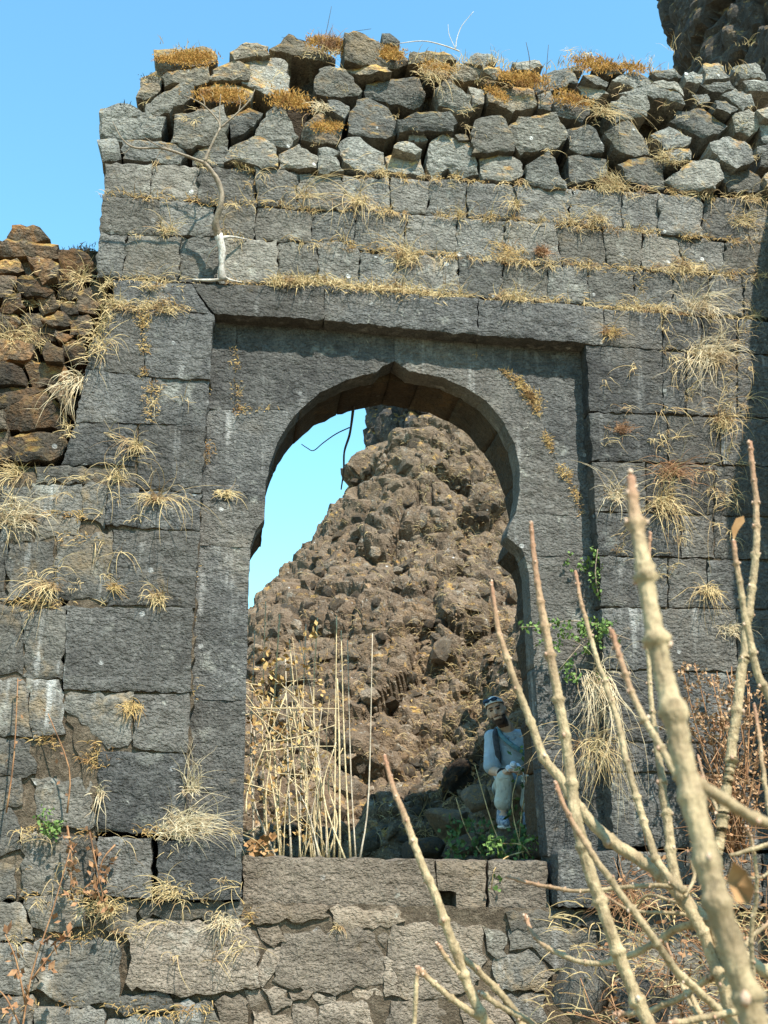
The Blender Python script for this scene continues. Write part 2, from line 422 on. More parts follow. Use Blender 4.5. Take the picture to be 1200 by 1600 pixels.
for p in [
    [(58, 727), (147, 728), (147, 755), (58, 753)], [(150, 729), (212, 730), (214, 760), (168, 754), (150, 755)],
    [(52, 756), (130, 757), (128, 805), (50, 803)], [(131, 757), (167, 757), (165, 822), (129, 806)],
    [(87, 837), (176, 830), (170, 940), (84, 932)], [(13, 850), (84, 845), (82, 937), (12, 935)], [(-60, 850), (10, 850), (9, 940), (-60, 940)],
    [(55, 806), (128, 808), (120, 834), (86, 835), (56, 845)], [(0, 760), (50, 762), (48, 842), (-2, 845)], [(-60, 762), (-3, 762), (-4, 845), (-60, 845)],
    [(36, 957), (102, 950), (98, 1060), (40, 1058)], [(-20, 945), (34, 950), (36, 1052), (-20, 1047)],
    [(-40, 1055), (38, 1062), (50, 1150), (-40, 1150)], [(42, 1063), (97, 1064), (98, 1148), (52, 1150)],
    [(100, 1083), (207, 1085), (205, 1166), (166, 1168), (130, 1128), (98, 1112)],
    [(-30, 1153), (40, 1155), (58, 1205), (30, 1214), (-30, 1210)], [(-30, 1214), (36, 1214), (34, 1258), (-30, 1264)],
    [(53, 1220), (145, 1218), (150, 1294), (62, 1292)], [(-30, 1268), (26, 1266), (28, 1330), (-30, 1340)],
    [(33, 1303), (109, 1303), (110, 1396), (36, 1398)], [(111, 1304), (148, 1305), (150, 1397), (112, 1397)],
    [(-30, 1345), (18, 1350), (22, 1402), (-30, 1410)],
    [(36, 1402), (130, 1400), (132, 1446), (60, 1455)], [(163, 1405), (216, 1406), (213, 1462), (165, 1455)],
    [(217, 1408), (376, 1410), (378, 1436), (217, 1436)],
    [(53, 1472), (186, 1470), (188, 1560), (110, 1572), (56, 1545)],
    [(-40, 1415), (34, 1408), (50, 1470), (-40, 1470)], [(-40, 1474), (50, 1476), (54, 1548), (-40, 1560)],
    [(163, 1560), (263, 1552), (268, 1576), (200, 1584), (165, 1578)], [(56, 1576), (160, 1576), (164, 1620), (50, 1625)],
    [(270, 1570), (330, 1566), (340, 1600), (275, 1605)], [(-40, 1565), (52, 1560), (48, 1625), (-40, 1630)],
    [(166, 1590), (270, 1588), (272, 1640), (166, 1640)],
]: stone(p, 0.01, M['lower'], 'smooth', 0.25, WALL)
for p in [[(152, 1308), (236, 1310), (236, 1403), (153, 1400)], [(246, 1312), (379, 1316), (377, 1407), (246, 1404)]]:
    stone(p, -0.03, M['ashlar'], 'hewn', 0.4, WALL, proud=0)
stone([(200, 1440), (376, 1438), (402, 1462), (404, 1540), (330, 1556), (202, 1545)], 0.0, M['brown'], 'smooth', 0.3, WALL)
# threshold
for p in [[(380, 1338), (678, 1344), (684, 1392), (678, 1418), (381, 1414)],
          [(680, 1344), (760, 1345), (759, 1431), (713, 1430), (712, 1394), (686, 1392)], [(763, 1345), (856, 1346), (858, 1424), (763, 1428)]]:
    stone(p, 0.1, M['brown'], 'hewn', 0.5, WALL, proud=0, nm='threshold_stone')
# rough base courses
for p in [
    [(392, 1415), (513, 1417), (512, 1434), (470, 1438), (394, 1443)], [(518, 1418), (628, 1420), (626, 1446), (530, 1452)],
    [(407, 1450), (440, 1448), (446, 1462), (428, 1480), (412, 1466)], [(446, 1460), (580, 1451), (606, 1508), (603, 1540), (512, 1551), (426, 1537), (442, 1475)],
    [(416, 1484), (440, 1478), (436, 1505), (410, 1545), (404, 1512)], [(455, 1553), (486, 1552), (487, 1562), (456, 1562)],
    [(490, 1554), (523, 1556), (522, 1566), (490, 1564)], [(553, 1548), (597, 1545), (596, 1556), (560, 1564)],
    [(412, 1548), (440, 1546), (457, 1562), (448, 1580), (428, 1584)], [(384, 1550), (410, 1548), (408, 1574), (388, 1574)],
    [(590, 1452), (608, 1448), (602, 1476), (594, 1468)], [(601, 1490), (612, 1500), (622, 1555), (604, 1560)],
    [(612, 1445), (680, 1442), (752, 1448), (757, 1500), (748, 1540), (690, 1562), (625, 1560), (606, 1500)],
    [(760, 1452), (792, 1456), (788, 1494), (766, 1496)], [(795, 1452), (930, 1450), (940, 1512), (866, 1516), (830, 1480), (798, 1482)],
    [(770, 1500), (826, 1484), (864, 1522), (840, 1546), (780, 1548)], [(792, 1424), (896, 1422), (898, 1448), (800, 1450)],
    [(608, 1568), (690, 1564), (717, 1602), (600, 1606)], [(720, 1570), (780, 1556), (800, 1600), (730, 1606)],
    [(500, 1570), (575, 1566), (580, 1600), (498, 1604)], [(790, 1556), (850, 1550), (856, 1600), (806, 1602)],
    [(460, 1570), (496, 1570), (494, 1604), (458, 1606)], [(340, 1562), (384, 1560), (388, 1600), (344, 1602)], [(394, 1580), (456, 1588), (454, 1625), (396, 1625)],
    [(898, 1430), (1000, 1432), (1002, 1450), (900, 1449)], [(940, 1455), (1040, 1455), (1050, 1530), (945, 1520)], [(1005, 1420), (1120, 1420), (1124, 1452), (1006, 1450)],
    [(1045, 1456), (1180, 1456), (1190, 1540), (1052, 1530)], [(960, 1526), (1060, 1534), (1064, 1610), (960, 1610)], [(1066, 1540), (1200, 1545), (1210, 1620), (1068, 1620)],
]: stone(p, 0.04, M['brown'] if p[0][0] < 760 else M['lower'], 'smooth', 0.25, WALL)
# right pier
for p in [
    [(917, 538), (1035, 546), (1036, 646), (921, 643)], [(1037, 490), (1096, 496), (1097, 547), (1037, 546)], [(1098, 497), (1152, 500), (1152, 549), (1098, 547)],
    [(1154, 500), (1260, 506), (1260, 556), (1154, 550)], [(1036, 549), (1072, 550), (1072, 648), (1037, 646)], [(1074, 550), (1150, 552), (1152, 650), (1074, 648)],
    [(1152, 553), (1260, 560), (1260, 654), (1154, 650)], [(921, 645), (1042, 649), (1043, 722), (926, 720)], [(1044, 650), (1124, 652), (1126, 725), (1045, 722)],
    [(1126, 652), (1260, 656), (1260, 730), (1128, 725)], [(926, 722), (1008, 724), (1010, 800), (931, 798)], [(1010, 725), (1115, 727), (1116, 804), (1011, 801)],
    [(1117, 727), (1260, 732), (1260, 808), (1118, 805)], [(931, 800), (1062, 804), (1064, 870), (936, 867)], [(1064, 805), (1114, 806), (1116, 871), (1065, 870)],
    [(1116, 806), (1260, 810), (1260, 875), (1118, 872)], [(937, 869), (1042, 872), (1043, 948), (940, 947)], [(1044, 872), (1104, 874), (1106, 949), (1045, 948)],
    [(1106, 875), (1260, 880), (1260, 952), (1108, 950)], [(940, 949), (1030, 951), (1032, 1047), (945, 1045)], [(1032, 951), (1150, 952), (1152, 1050), (1033, 1048)],
    [(1152, 952), (1280, 955), (1280, 1052), (1153, 1050)], [(945, 1047), (1075, 1050), (1077, 1160), (951, 1157)], [(1077, 1050), (1190, 1052), (1192, 1163), (1078, 1160)],
    [(1192, 1052), (1290, 1055), (1290, 1165), (1193, 1163)], [(951, 1159), (1040, 1161), (1041, 1206), (954, 1205)], [(1042, 1161), (1140, 1163), (1142, 1208), (1043, 1207)],
    [(1142, 1163), (1290, 1167), (1290, 1210), (1143, 1208)], [(954, 1207), (1090, 1209), (1092, 1325), (960, 1322)], [(1092, 1209), (1200, 1211), (1202, 1327), (1093, 1325)],
    [(1202, 1211), (1290, 1212), (1290, 1330), (1204, 1327)],
]: stone(p, 0.0, M['ashlar'], 'hewn', 0.28, WALL)
for p in [[(872, 1328), (965, 1330), (966, 1420), (872, 1418)], [(967, 1330), (1070, 1332), (1072, 1418), (968, 1420)], [(1072, 1332), (1190, 1334), (1192, 1420), (1073, 1419)], [(1192, 1334), (1290, 1335), (1290, 1420), (1193, 1420)]]:
    stone(p, -0.03, M['ashlar'], 'hewn', 0.4, WALL, proud=0)

# tumbled rubble on top
def crop(x0, y0, s, polys): return [[(x0 + x / s, y0 + y / s) for x, y in p] for p in polys]
R = []
R += crop(140, 40, 4, [
    [(400, 160), (740, 100), (800, 200), (700, 260), (430, 280)], [(455, 300), (560, 290), (740, 250), (760, 310), (700, 350), (480, 360)],
    [(350, 480), (560, 365), (650, 370), (640, 440), (500, 530), (370, 560)], [(70, 505), (180, 490), (330, 540), (460, 600), (440, 700), (200, 700), (60, 670)],
    [(55, 710), (165, 690), (190, 820), (85, 835)], [(210, 720), (440, 720), (600, 745), (600, 800), (560, 850), (215, 840)],
    [(540, 540), (830, 510), (860, 600), (860, 730), (600, 750), (520, 700)], [(690, 390), (850, 340), (1030, 380), (1000, 460), (830, 500), (700, 470)],
    [(890, 160), (980, 110), (1110, 120), (1110, 165), (900, 210)], [(870, 740), (1060, 690), (1150, 740), (1170, 880), (1090, 890), (860, 830)],
    [(640, 800), (760, 740), (860, 760), (850, 870), (650, 850)], [(330, 330), (400, 290), (450, 320), (440, 400), (350, 460), (300, 440)],
    [(780, 270), (900, 220), (1000, 240), (990, 330), (860, 330), (760, 340)], [(870, 560), (1000, 520), (1080, 550), (1000, 650), (890, 690)]])
R += crop(400, 40, 4, [
    [(-100, 180), (190, 180), (210, 450), (60, 430), (-90, 370)], [(0, 640), (120, 490), (190, 510), (250, 700), (200, 760), (-10, 690)],
    [(150, 790), (260, 735), (400, 840), (380, 900), (150, 880)], [(100, 130), (200, 60), (330, 110), (490, 200), (480, 235), (300, 190), (190, 165)],
    [(360, 370), (400, 260), (560, 270), (660, 380), (640, 410), (460, 430), (380, 430)], [(540, 100), (640, 80), (950, 140), (960, 180), (830, 230), (560, 240)],
    [(560, 260), (640, 240), (820, 250), (830, 290), (640, 300)], [(690, 360), (770, 320), (1020, 330), (1050, 420), (1020, 500), (850, 470), (690, 440)],
    [(450, 460), (560, 480), (590, 520), (550, 570), (470, 530)], [(280, 690), (320, 600), (400, 540), (520, 570), (550, 640), (510, 740), (380, 720)],
    [(580, 610), (630, 460), (700, 440), (830, 490), (870, 590), (870, 680), (740, 710), (580, 680)], [(890, 580), (990, 550), (1200, 550), (1260, 600), (1230, 650), (1080, 640), (900, 640)],
    [(960, 680), (1060, 680), (1070, 715), (970, 710)], [(860, 740), (950, 720), (1040, 770), (1000, 790), (860, 765)], [(390, 760), (450, 745), (500, 780), (480, 810), (400, 800)],
    [(530, 700), (640, 690), (790, 800), (820, 890), (690, 920), (550, 850), (520, 760)], [(810, 800), (900, 780), (1020, 830), (1060, 930), (900, 930), (830, 890)],
    [(780, 75), (830, 55), (900, 85), (900, 110), (800, 105)], [(960, 170), (1080, 160), (1200, 160), (1240, 200), (1060, 230), (970, 220)], [(400, 820), (500, 830), (540, 900), (410, 915)], [(1060, 260), (1200, 240), (1220, 300), (1080, 310)]])
R += crop(650, 60, 4, [
    [(80, 680), (170, 620), (360, 660), (390, 830), (300, 850), (200, 800), (110, 870), (70, 780)], [(140, 180), (230, 150), (420, 180), (430, 220), (330, 260), (170, 240)],
    [(120, 290), (200, 260), (330, 380), (350, 470), (240, 440), (150, 380)], [(310, 135), (360, 85), (480, 100), (510, 140), (430, 160)],
    [(430, 160), (520, 170), (600, 230), (610, 265), (510, 245), (440, 200)], [(440, 350), (480, 270), (600, 290), (740, 310), (755, 430), (590, 460), (450, 390)],
    [(610, 140), (770, 145), (780, 185), (640, 190)], [(745, 240), (860, 185), (950, 190), (1010, 290), (900, 320), (760, 320)], [(940, 172), (1060, 175), (1050, 205), (960, 205)],
    [(340, 580), (380, 490), (500, 460), (560, 500), (620, 650), (620, 690), (480, 700), (370, 710)], [(580, 550), (650, 500), (870, 480), (940, 610), (900, 670), (660, 700), (630, 640)],
    [(860, 400), (900, 340), (1040, 370), (1100, 430), (1030, 500), (890, 490)], [(1020, 280), (1060, 260), (1190, 330), (1120, 380), (1040, 350)],
    [(960, 570), (1050, 540), (1130, 570), (1170, 700), (1080, 720), (970, 690)], [(400, 740), (540, 700), (640, 760), (670, 850), (560, 900), (420, 870)],
    [(690, 790), (820, 715), (880, 780), (930, 920), (830, 930), (710, 900)], [(950, 740), (1190, 745), (1200, 840), (1100, 880), (960, 910)],
    [(250, 600), (310, 590), (320, 620), (270, 630)], [(0, 600), (60, 600), (75, 630), (0, 640)], [(330, 300), (420, 310), (430, 400), (360, 420)], [(760, 340), (850, 330), (850, 440), (770, 430)]])
R += crop(900, 60, 4, [
    [(100, 200), (160, 160), (240, 165), (310, 200), (230, 225)], [(220, 270), (340, 210), (430, 210), (490, 260), (480, 285), (300, 290)], [(290, 320), (480, 290), (570, 300), (650, 370), (680, 420), (560, 375), (420, 345)],
    [(230, 400), (280, 370), (400, 360), (460, 400), (440, 480), (320, 495), (260, 490)], [(600, 510), (650, 465), (800, 425), (940, 540), (920, 570), (800, 615), (680, 560)],
    [(190, 580), (300, 510), (380, 540), (470, 680), (440, 715), (300, 720)], [(480, 600), (590, 545), (710, 620), (700, 670), (560, 690)], [(840, 650), (950, 610), (1090, 660), (1120, 760), (1000, 810), (880, 730)],
    [(590, 870), (700, 760), (820, 750), (890, 800), (895, 900), (840, 960), (660, 930)], [(280, 780), (400, 730), (540, 760), (560, 850), (550, 920), (320, 900)], [(900, 850), (1020, 800), (1150, 850), (1180, 950), (960, 950)],
    [(790, 290), (960, 265), (990, 300), (890, 325)], [(720, 370), (820, 335), (860, 370), (770, 405)], [(880, 400), (950, 380), (1010, 430), (950, 470), (880, 450)], [(980, 500), (1050, 460), (1130, 460), (1150, 540), (1090, 580), (1010, 560)],
    [(1050, 270), (1120, 255), (1240, 270), (1240, 325), (1100, 305)], [(920, 350), (990, 320), (1100, 340), (1120, 400), (1040, 430)], [(1130, 690), (1200, 660), (1290, 800), (1160, 780)], [(680, 205), (790, 220), (780, 265), (690, 265)],
    [(50, 240), (110, 225), (200, 260), (190, 285), (100, 272)], [(1140, 440), (1270, 410), (1270, 500), (1180, 490)], [(500, 250), (640, 270), (680, 330), (560, 310)], [(790, 160), (900, 150), (960, 240), (820, 250)],
    [(980, 180), (1130, 150), (1200, 230), (1040, 240)], [(1190, 840), (1300, 820), (1300, 950), (1200, 940)], [(1160, 530), (1290, 520), (1300, 640), (1180, 650)], [(560, 700), (700, 690), (720, 745), (600, 760)], [(480, 210), (600, 190), (670, 240), (520, 245)]])
MOSSY = {0, 1, 7, 11, 17, 19, 23, 31 - 8, 39, 40}
for i, p in enumerate(R):
    my = np.mean([q[1] for q in p]); back = max(0, (230 - my) / 150) * 0.16
    mossy = i in MOSSY or (my < 150 and i % 4 == 0)
    stone(p, UPP + back, M['mossy'] if mossy else M['rubble'], 'rubble', 0.42, WALL, proud=np.random.default_rng(i + 5).normal(0.01, 0.045))

# core of the wall and earth mortar
def core(name, uv, o0, o1, mat, bumpy=0.0, grid=0.08):
    P = np.array(uv, float)
    area = 0.5 * np.sum(P[:, 0] * np.roll(P[:, 1], -1) - np.roll(P[:, 0], -1) * P[:, 1])
    if area < 0: P = P[::-1].copy()
    P = resample(P, grid, grid * 0.15 if bumpy else 0, np.random.default_rng(3))
    lo, hi = P.min(0), P.max(0); gx, gy = np.meshgrid(np.arange(lo[0], hi[0], grid), np.arange(lo[1], hi[1], grid))
    q = np.stack([gx.ravel(), gy.ravel()], 1); q = q[inside(q, P)]; q = q[poly_dist(q, P) > grid * 0.5]
    nb = len(P); r = geometry.delaunay_2d_cdt([Vector(p) for p in np.vstack([P, q])], [], [list(range(nb))], 1, 1e-6)
    V = np.array([tuple(v) for v in r[0]]); n = len(V)
    z = o0 + bumpy * fbm(np.stack([V[:, 0] * 6, V[:, 1] * 6, 0 * V[:, 0]], 1), 4, 5)
    verts = [(V[i, 0], z[i], V[i, 1]) for i in range(n)] + [(V[i, 0], o1, V[i, 1]) for i in range(n)]
    faces = []; cnt = set()
    for f in r[2]:
        f = list(f); a, b, e = V[f[0]], V[f[1]], V[f[2]]
        if (b[0] - a[0]) * (e[1] - a[1]) - (b[1] - a[1]) * (e[0] - a[0]) < 0: f = f[::-1]
        faces.append(f); faces.append([k + n for k in f[::-1]])
        for i in range(3): cnt.add((f[i], f[(i + 1) % 3]))
    for a, b in cnt:
        if (b, a) not in cnt: faces.append((a, a + n, b + n, b))
    return mesh_obj(name, verts, faces, mat, WALL)
wp = lambda pts, o: [wall(x, y, o) for x, y in pts]
g = arch_uv(0, 0.10)
top_uv = wp([(-20, 770), (60, 770), (150, 640), (185, 470), (178, 280), (215, 225), (300, 170), (420, 145), (560, 118), (700, 122), (860, 126), (1000, 128), (1200, 140)], 0.46)
zsill = wall(600, 1345, 0.1)[1]
uR = 5.5; uL = -3.6
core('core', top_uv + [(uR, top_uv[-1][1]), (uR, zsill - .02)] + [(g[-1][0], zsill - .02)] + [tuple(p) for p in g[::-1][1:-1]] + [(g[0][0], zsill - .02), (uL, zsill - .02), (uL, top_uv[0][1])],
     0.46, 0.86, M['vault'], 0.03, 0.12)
core('footing', [(uL, zsill - .03), (uR, zsill - .03), (uR, -0.3), (uL, -0.3)], 0.3, 0.86, M['mortar'], 0.02, 0.15)
# earth mortar showing between the base stones and at the worn left side
core('mortar', wp([(-60, 1412), (376, 1412), (1260, 1424), (1260, 1700), (-60, 1700)], 0.05), 0.06, 0.3, M['mortar'], 0.025, 0.045)
core('mortar', wp([(-60, 745), (160, 735), (175, 830), (96, 940), (96, 1080), (200, 1100), (205, 1175), (150, 1180), (150, 1404), (-60, 1404)], 0.05), 0.032, 0.3, M['mortar'], 0.022, 0.045)
core('mortar', wp([(170, 470), (330, 492), (312, 790), (290, 1300), (150, 1300), (100, 1080), (104, 945), (170, 830), (120, 660), (150, 570)], 0.02), 0.02, 0.2, M['mortar'], 0.012, 0.06)
core('mortar', wp([(925, 542), (1150, 550), (1270, 560), (1270, 1325), (965, 1322), (945, 960)], 0.02), 0.022, 0.2, M['mortar'], 0.012, 0.06)
core('mortar', wp([(330, 600), (366, 560), (372, 640), (350, 700), (322, 760), (310, 780)], PAN), PAN + 0.012, PAN + .1, M['mortar'], 0.02, 0.03)
core('mortar', wp([(160, 300), (1230, 365), (1230, 490), (160, 432)], UPP), UPP + 0.05, UPP + .15, M['mortar'], 0.02, 0.06)
# ---------------------------------------------------------------- ground, hill, rock towers
def rock_mesh(name, seed, sub=2, mat=None, squash=(1, 0.85, 0.7), cuts=9):
    rng = np.random.default_rng(seed); bm = bmesh.new(); bmesh.ops.create_icosphere(bm, subdivisions=sub, radius=1)
    V = np.array([v.co[:] for v in bm.verts])
    for k in range(cuts):
        n = rng.normal(size=3); n /= np.linalg.norm(n); h = rng.uniform(0.45, 0.85); d = V @ n
        m = d > h; V[m] -= np.outer((d[m] - h) * 0.92, n)
    V += 0.05 * np.stack([fbm(V * 3 + s, 2, seed) for s in (0, 11, 23)], 1)
    V *= np.array(squash)
    for v, c in zip(bm.verts, V): v.co = c
    me = bpy.data.meshes.new(name); bm.to_mesh(me); bm.free()
    if mat: me.materials.append(mat)
    me.shade_flat(); return me

def ground_z(x, y):
    q = (x * D.x + (y - P0.y) * D.y)      # metres behind the wall's face
    f = np.clip((q - 0.2) / 0.3, 0, 1); f = f * f * (3 - 2 * f)
    fr = np.clip((y - 1.0) / 6.0, 0, 1) * 0.5
    far = np.clip(np.hypot(x, y) - 60, 0, None)
    return fr * (1 - f) + 1.38 * f - far * 0.02
ys = np.unique(np.concatenate([np.linspace(-10, 20, 91), np.linspace(7.0, 8.4, 30), [-2000, -800, -300, -120, -60, -30, -18, 28, 40, 60, 100, 200, 500, 1000, 2200]]))
xs = np.unique(np.concatenate([np.linspace(-12, 12, 73), [-2000, -800, -300, -120, -60, -35, -20, 20, 35, 60, 120, 300, 800, 2000]]))
GX, GY = np.meshgrid(xs, ys); gz = ground_z(GX.ravel(), GY.ravel())
nearm = (np.abs(GX.ravel()) < 13) & (np.abs(GY.ravel() - 5) < 16)
gz = gz + np.where(nearm, 0.05, 1.5) * fbm(np.stack([GX.ravel() * .8, GY.ravel() * .8, gz * 0], 1), 4, 40)
nx = len(xs)
gf = [(j * nx + i, j * nx + i + 1, (j + 1) * nx + i + 1, (j + 1) * nx + i) for j in range(len(ys) - 1) for i in range(nx - 1)]
gr = mesh_obj('ground', np.stack([GX.ravel(), GY.ravel(), gz], 1), gf, M['ground'], smooth=True); tag(gr, kind='structure')

XA, YA, ZA, SLP = 1.0, 17.4, 9.35, 1.27
from mathutils import kdtree, bvhtree
def cells(P, size, seed, box=None):
    """blocky cellular displacement: random height and tilt for each cell"""
    rng = np.random.default_rng(seed); lo, hi = (P.min(0) - size, P.max(0) + size)
    idx = np.unique(np.floor((P - lo) / size).astype(int), axis=0)
    nb = np.unique((idx[:, None, :] + np.array([[i, j, k] for i in (-1, 0, 1) for j in (-1, 0, 1) for k in (-1, 0, 1)])[None]).reshape(-1, 3), axis=0)
    pts = lo + (nb + rng.uniform(0, 1, nb.shape)) * size; n = len(pts); kd = kdtree.KDTree(n)
    for i, p in enumerate(pts): kd.insert(p, i)
    kd.balance(); h = rng.uniform(-1, 1, n); tl = rng.normal(0, 1.0, (n, 3))
    out = np.zeros(len(P)); edge = np.zeros(len(P))
    for k, p in enumerate(P):
        r = kd.find_n(p, 2); i = r[0][1]
        out[k] = h[i] * .7 + max(-.8, min(.8, .5 * np.dot(tl[i], p - pts[i]) / size))
        edge[k] = (r[1][2] - r[0][2]) / size
    return out, edge
def warp(P, f, a, seed): return P + a * np.stack([fbm(P * f + s, 2, seed) for s in (0, 5.3, 9.1)], 1)
def rocky(P, N, k=1.0, seed=0, fine=True):
    d = fbm(P * .5, 3, 60 + seed) * .6
    c1, e1 = cells(warp(P * np.array([1, 1, .8]), 1.6, .25, 81 + seed), .80, 5 + seed)
    c2, e2 = cells(warp(P, 3.5, .12, 83 + seed), .34, 6 + seed)
    d = d + .17 * c1 - .15 * np.clip(1 - e1 * 5, 0, 1) + .05 * c2 - .05 * np.clip(1 - e2 * 5, 0, 1)
    if fine:
        d = d + .025 * fbm(P * 7, 2, 91 + seed)
    d = d + .03 * fbm(P * 12, 3, 99)
    return P + N * (d * k)[:, None]
# the cone, laid out in rings so that no face is stretched
th = np.linspace(rad(165), rad(385), 430); rr_ = np.concatenate([np.arange(.05, 6.6, .036), np.arange(6.7, 9.5, .3)])
TH, RR = np.meshgrid(th, rr_); cx, sx_ = np.cos(TH), np.sin(TH)
flat = .5 * np.exp(-(RR / 1.1) ** 2)
CP = np.stack([XA + RR * cx, YA + RR * sx_, ZA - SLP * RR - flat], -1).reshape(-1, 3)
nl = math.hypot(1, SLP); CN = np.stack([SLP * cx, SLP * sx_, np.ones_like(cx)], -1).reshape(-1, 3) / nl
CP = rocky(CP, CN); nt = len(th)
cf = [(j * nt + i, j * nt + i + 1, (j + 1) * nt + i + 1, (j + 1) * nt + i) for j in range(len(rr_) - 1) for i in range(nt - 1)]
HILL = mesh_obj('hill', CP, cf, M['hill']); tag(HILL, kind='structure')
# nearer outcrop on the right where the person sits
b0_, b1_ = np.array([0.72, 10.4, 1.2]), np.array([1.55, 8.25, 1.2]); al = norm(b1_ - b0_) if 'norm' in globals() else (b1_ - b0_) / np.linalg.norm(b1_ - b0_)
back = np.array([-al[1], al[0], 0.0]); back = back if back[0] > 0 else -back
sl_ = np.array([back[0] * .42, back[1] * .42, .907]); on = np.cross(al, sl_); on = on if on[0] < 0 else -on
ga, gb = np.meshgrid(np.arange(-1.6, 2.6, .042), np.arange(0, 3.9, .042)); OP = b0_ + ga.reshape(-1, 1) * al + gb.reshape(-1, 1) * sl_
OP[:, 0] += np.clip(gb.ravel() - 2.2, 0, None) ** 2 * .3; OP = rocky(OP, np.broadcast_to(on, OP.shape), .8, 40); na = ga.shape[1]
q_ = OP[:, 0] * D.x + (OP[:, 1] - P0.y) * D.y; OP += np.clip(1.15 - q_, 0, None)[:, None] * np.array(D)
of = [(j * na + i, j * na + i + 1, (j + 1) * na + i + 1, (j + 1) * na + i) for j in range(ga.shape[0] - 1) for i in range(na - 1)]
mesh_obj('outcrop', OP, of, M['hill'], HILL)
BVH = bvhtree.BVHTree.FromPolygons([tuple(p) for p in CP] + [tuple(p) for p in OP], cf + [tuple(i + len(CP) for i in f) for f in of])
def hit_hill(px, py):
    d = ray(px, py).normalized(); h = BVH.ray_cast(CAM + d * 8.2, d, 30); return h[0]
ROCKS = [rock_mesh('rock', 300 + k, 2, M['hillrock'], (1, rng_[0], rng_[1]), 10) for k, rng_ in enumerate([(.8, .7), (.9, .6), (.7, .8), (.85, .5), (.6, .7), (.95, .85), (.7, .55), (.8, .65)])]
ARCHPX = np.array(ARCH)
rr = np.random.default_rng(11); placed = 0; tries = 0; pts_px = []
while placed < 290 and tries < 4000:
    tries += 1
    px, py = rr.uniform(380, 850), rr.uniform(640, 1338)
    if not inside(np.array([[px, py]]), ARCHPX)[0]: continue
    sz = (19 * (1 / max(rr.random(), 0.13)) ** 0.55)
    if any((px - a) ** 2 + (py - b) ** 2 < (0.5 * (sz + c)) ** 2 for a, b, c in pts_px): continue
    p = hit_hill(px, py)
    if p is None or hit_hill(px - sz * .8, py - sz * .8) is None: continue
    if px > 735 and 1040 < py < 1335: continue
    rad_m = sz * 0.8 * (p.y + 0.5) / F_PX
    o = mesh_obj('rock', None, None, None, HILL, mesh=ROCKS[placed % len(ROCKS)])
    o.location = p + Vector((0, 0.45 * rad_m, -0.15 * rad_m)); o.scale = (rad_m * rr.uniform(.9, 1.3), rad_m * rr.uniform(.8, 1.1), rad_m * rr.uniform(.7, 1.15))
    o.rotation_euler = (rr.uniform(-.6, .6), rr.uniform(-.7, .7), rr.uniform(0, 6.28))
    pts_px.append((px, py, sz)); placed += 1
# packed stones of the slope, too many and too small to tell apart
shapes = {}
for sub in (1, 2):
    for k in range(5):
        m_ = rock_mesh('pebble', 500 + 10 * sub + k, sub, None, (1, .85, .75), 9)
        shapes[(sub, k)] = (np.array([v.co[:] for v in m_.vertices]), np.array([tuple(p.vertices) for p in m_.polygons])); bpy.data.meshes.remove(m_)
lots = [([], [], [0]) for _ in range(6)]
for k in range(5200):
    px_, py_ = rr.uniform(330, 960), rr.uniform(580, 1345)
    h = hit_hill(px_, py_)
    if h is None: continue
    r = .022 * (1 / max(rr.random(), .012)) ** .42; r = min(r, .15)
    if r > .06 and hit_hill(px_ - 14, py_ - 14) is None: r *= .5
    V, Fc = shapes[(2 if r > .06 else 1, k % 5)]
    q = np.array(Quaternion(rr.normal(size=4)).normalized().to_matrix()); A_, B_, n0 = lots[rr.integers(6)]
    A_.append((V * r * rr.uniform(.65, 1.25, 3)) @ q.T + np.array([h.x, h.y + r * .35, h.z - r * .1])); B_.append(Fc + n0[0]); n0[0] += len(V)
for A_, B_, n0 in lots:
    sc = mesh_obj('scree', np.vstack(A_), np.vstack(B_).tolist(), M['hillrock'], HILL); tag(sc, kind='stuff')

def tower(name, cx, cy, z0, z1, rx, ry, seed, label, taper=0.75, mat=None):
    nth, nz = 210, 230; verts, faces = [], []
    th = np.linspace(0, 2 * np.pi, nth, endpoint=False); zz = np.linspace(z0, z1, nz)
    T, Z = np.meshgrid(th, zz); k = (Z - z0) / (z1 - z0); rr_ = 1 - (1 - taper) * k
    rr_ = rr_ * np.where(k > 0.93, np.sqrt(np.clip(1 - ((k - .93) / .07) ** 2, 0, 1)) * .9 + .1, 1)
    X = np.cos(T) * rx * rr_; Y = np.sin(T) * ry * rr_
    P = np.stack([X.ravel(), Y.ravel(), Z.ravel()], 1)
    s = 1.6 / max(rx, 1)
    ck, ce = cells(P + .2 * np.stack([fbm(P * 2 + q, 2, 3) for q in (0, 5, 9)], 1), 0.9, seed, None)
    ck2, ce2 = cells(P + .1 * np.stack([fbm(P * 4 + q, 2, 3) for q in (0, 5, 9)], 1), 0.36, seed + 1)
    dsp = 0.2 * ck - 0.14 * np.clip(1 - ce * 4, 0, 1) + .05 * ck2 - .05 * np.clip(1 - ce2 * 4, 0, 1) + fbm(P * np.array([s * 1.2, s * 1.2, s * .28]), 4, seed) * 0.20 * rx + np.abs(fbm(P * np.array([s * 3, s * 3, s * .8]), 3, seed + 9)) * 0.12 * rx
    P[:, 0] += np.cos(T.ravel()) * dsp; P[:, 1] += np.sin(T.ravel()) * dsp
    P += np.array([cx, cy, 0])
    faces = [(j * nth + i, j * nth + (i + 1) % nth, (j + 1) * nth + (i + 1) % nth, (j + 1) * nth + i) for j in range(nz - 1) for i in range(nth)]
    faces.append(tuple((nz - 1) * nth + i for i in range(nth)))
    o = mesh_obj(name, P, faces, mat or M['cliff']); tag(o, label, 'rock tower'); return o
pL = at_y(576, 700, 30.0)
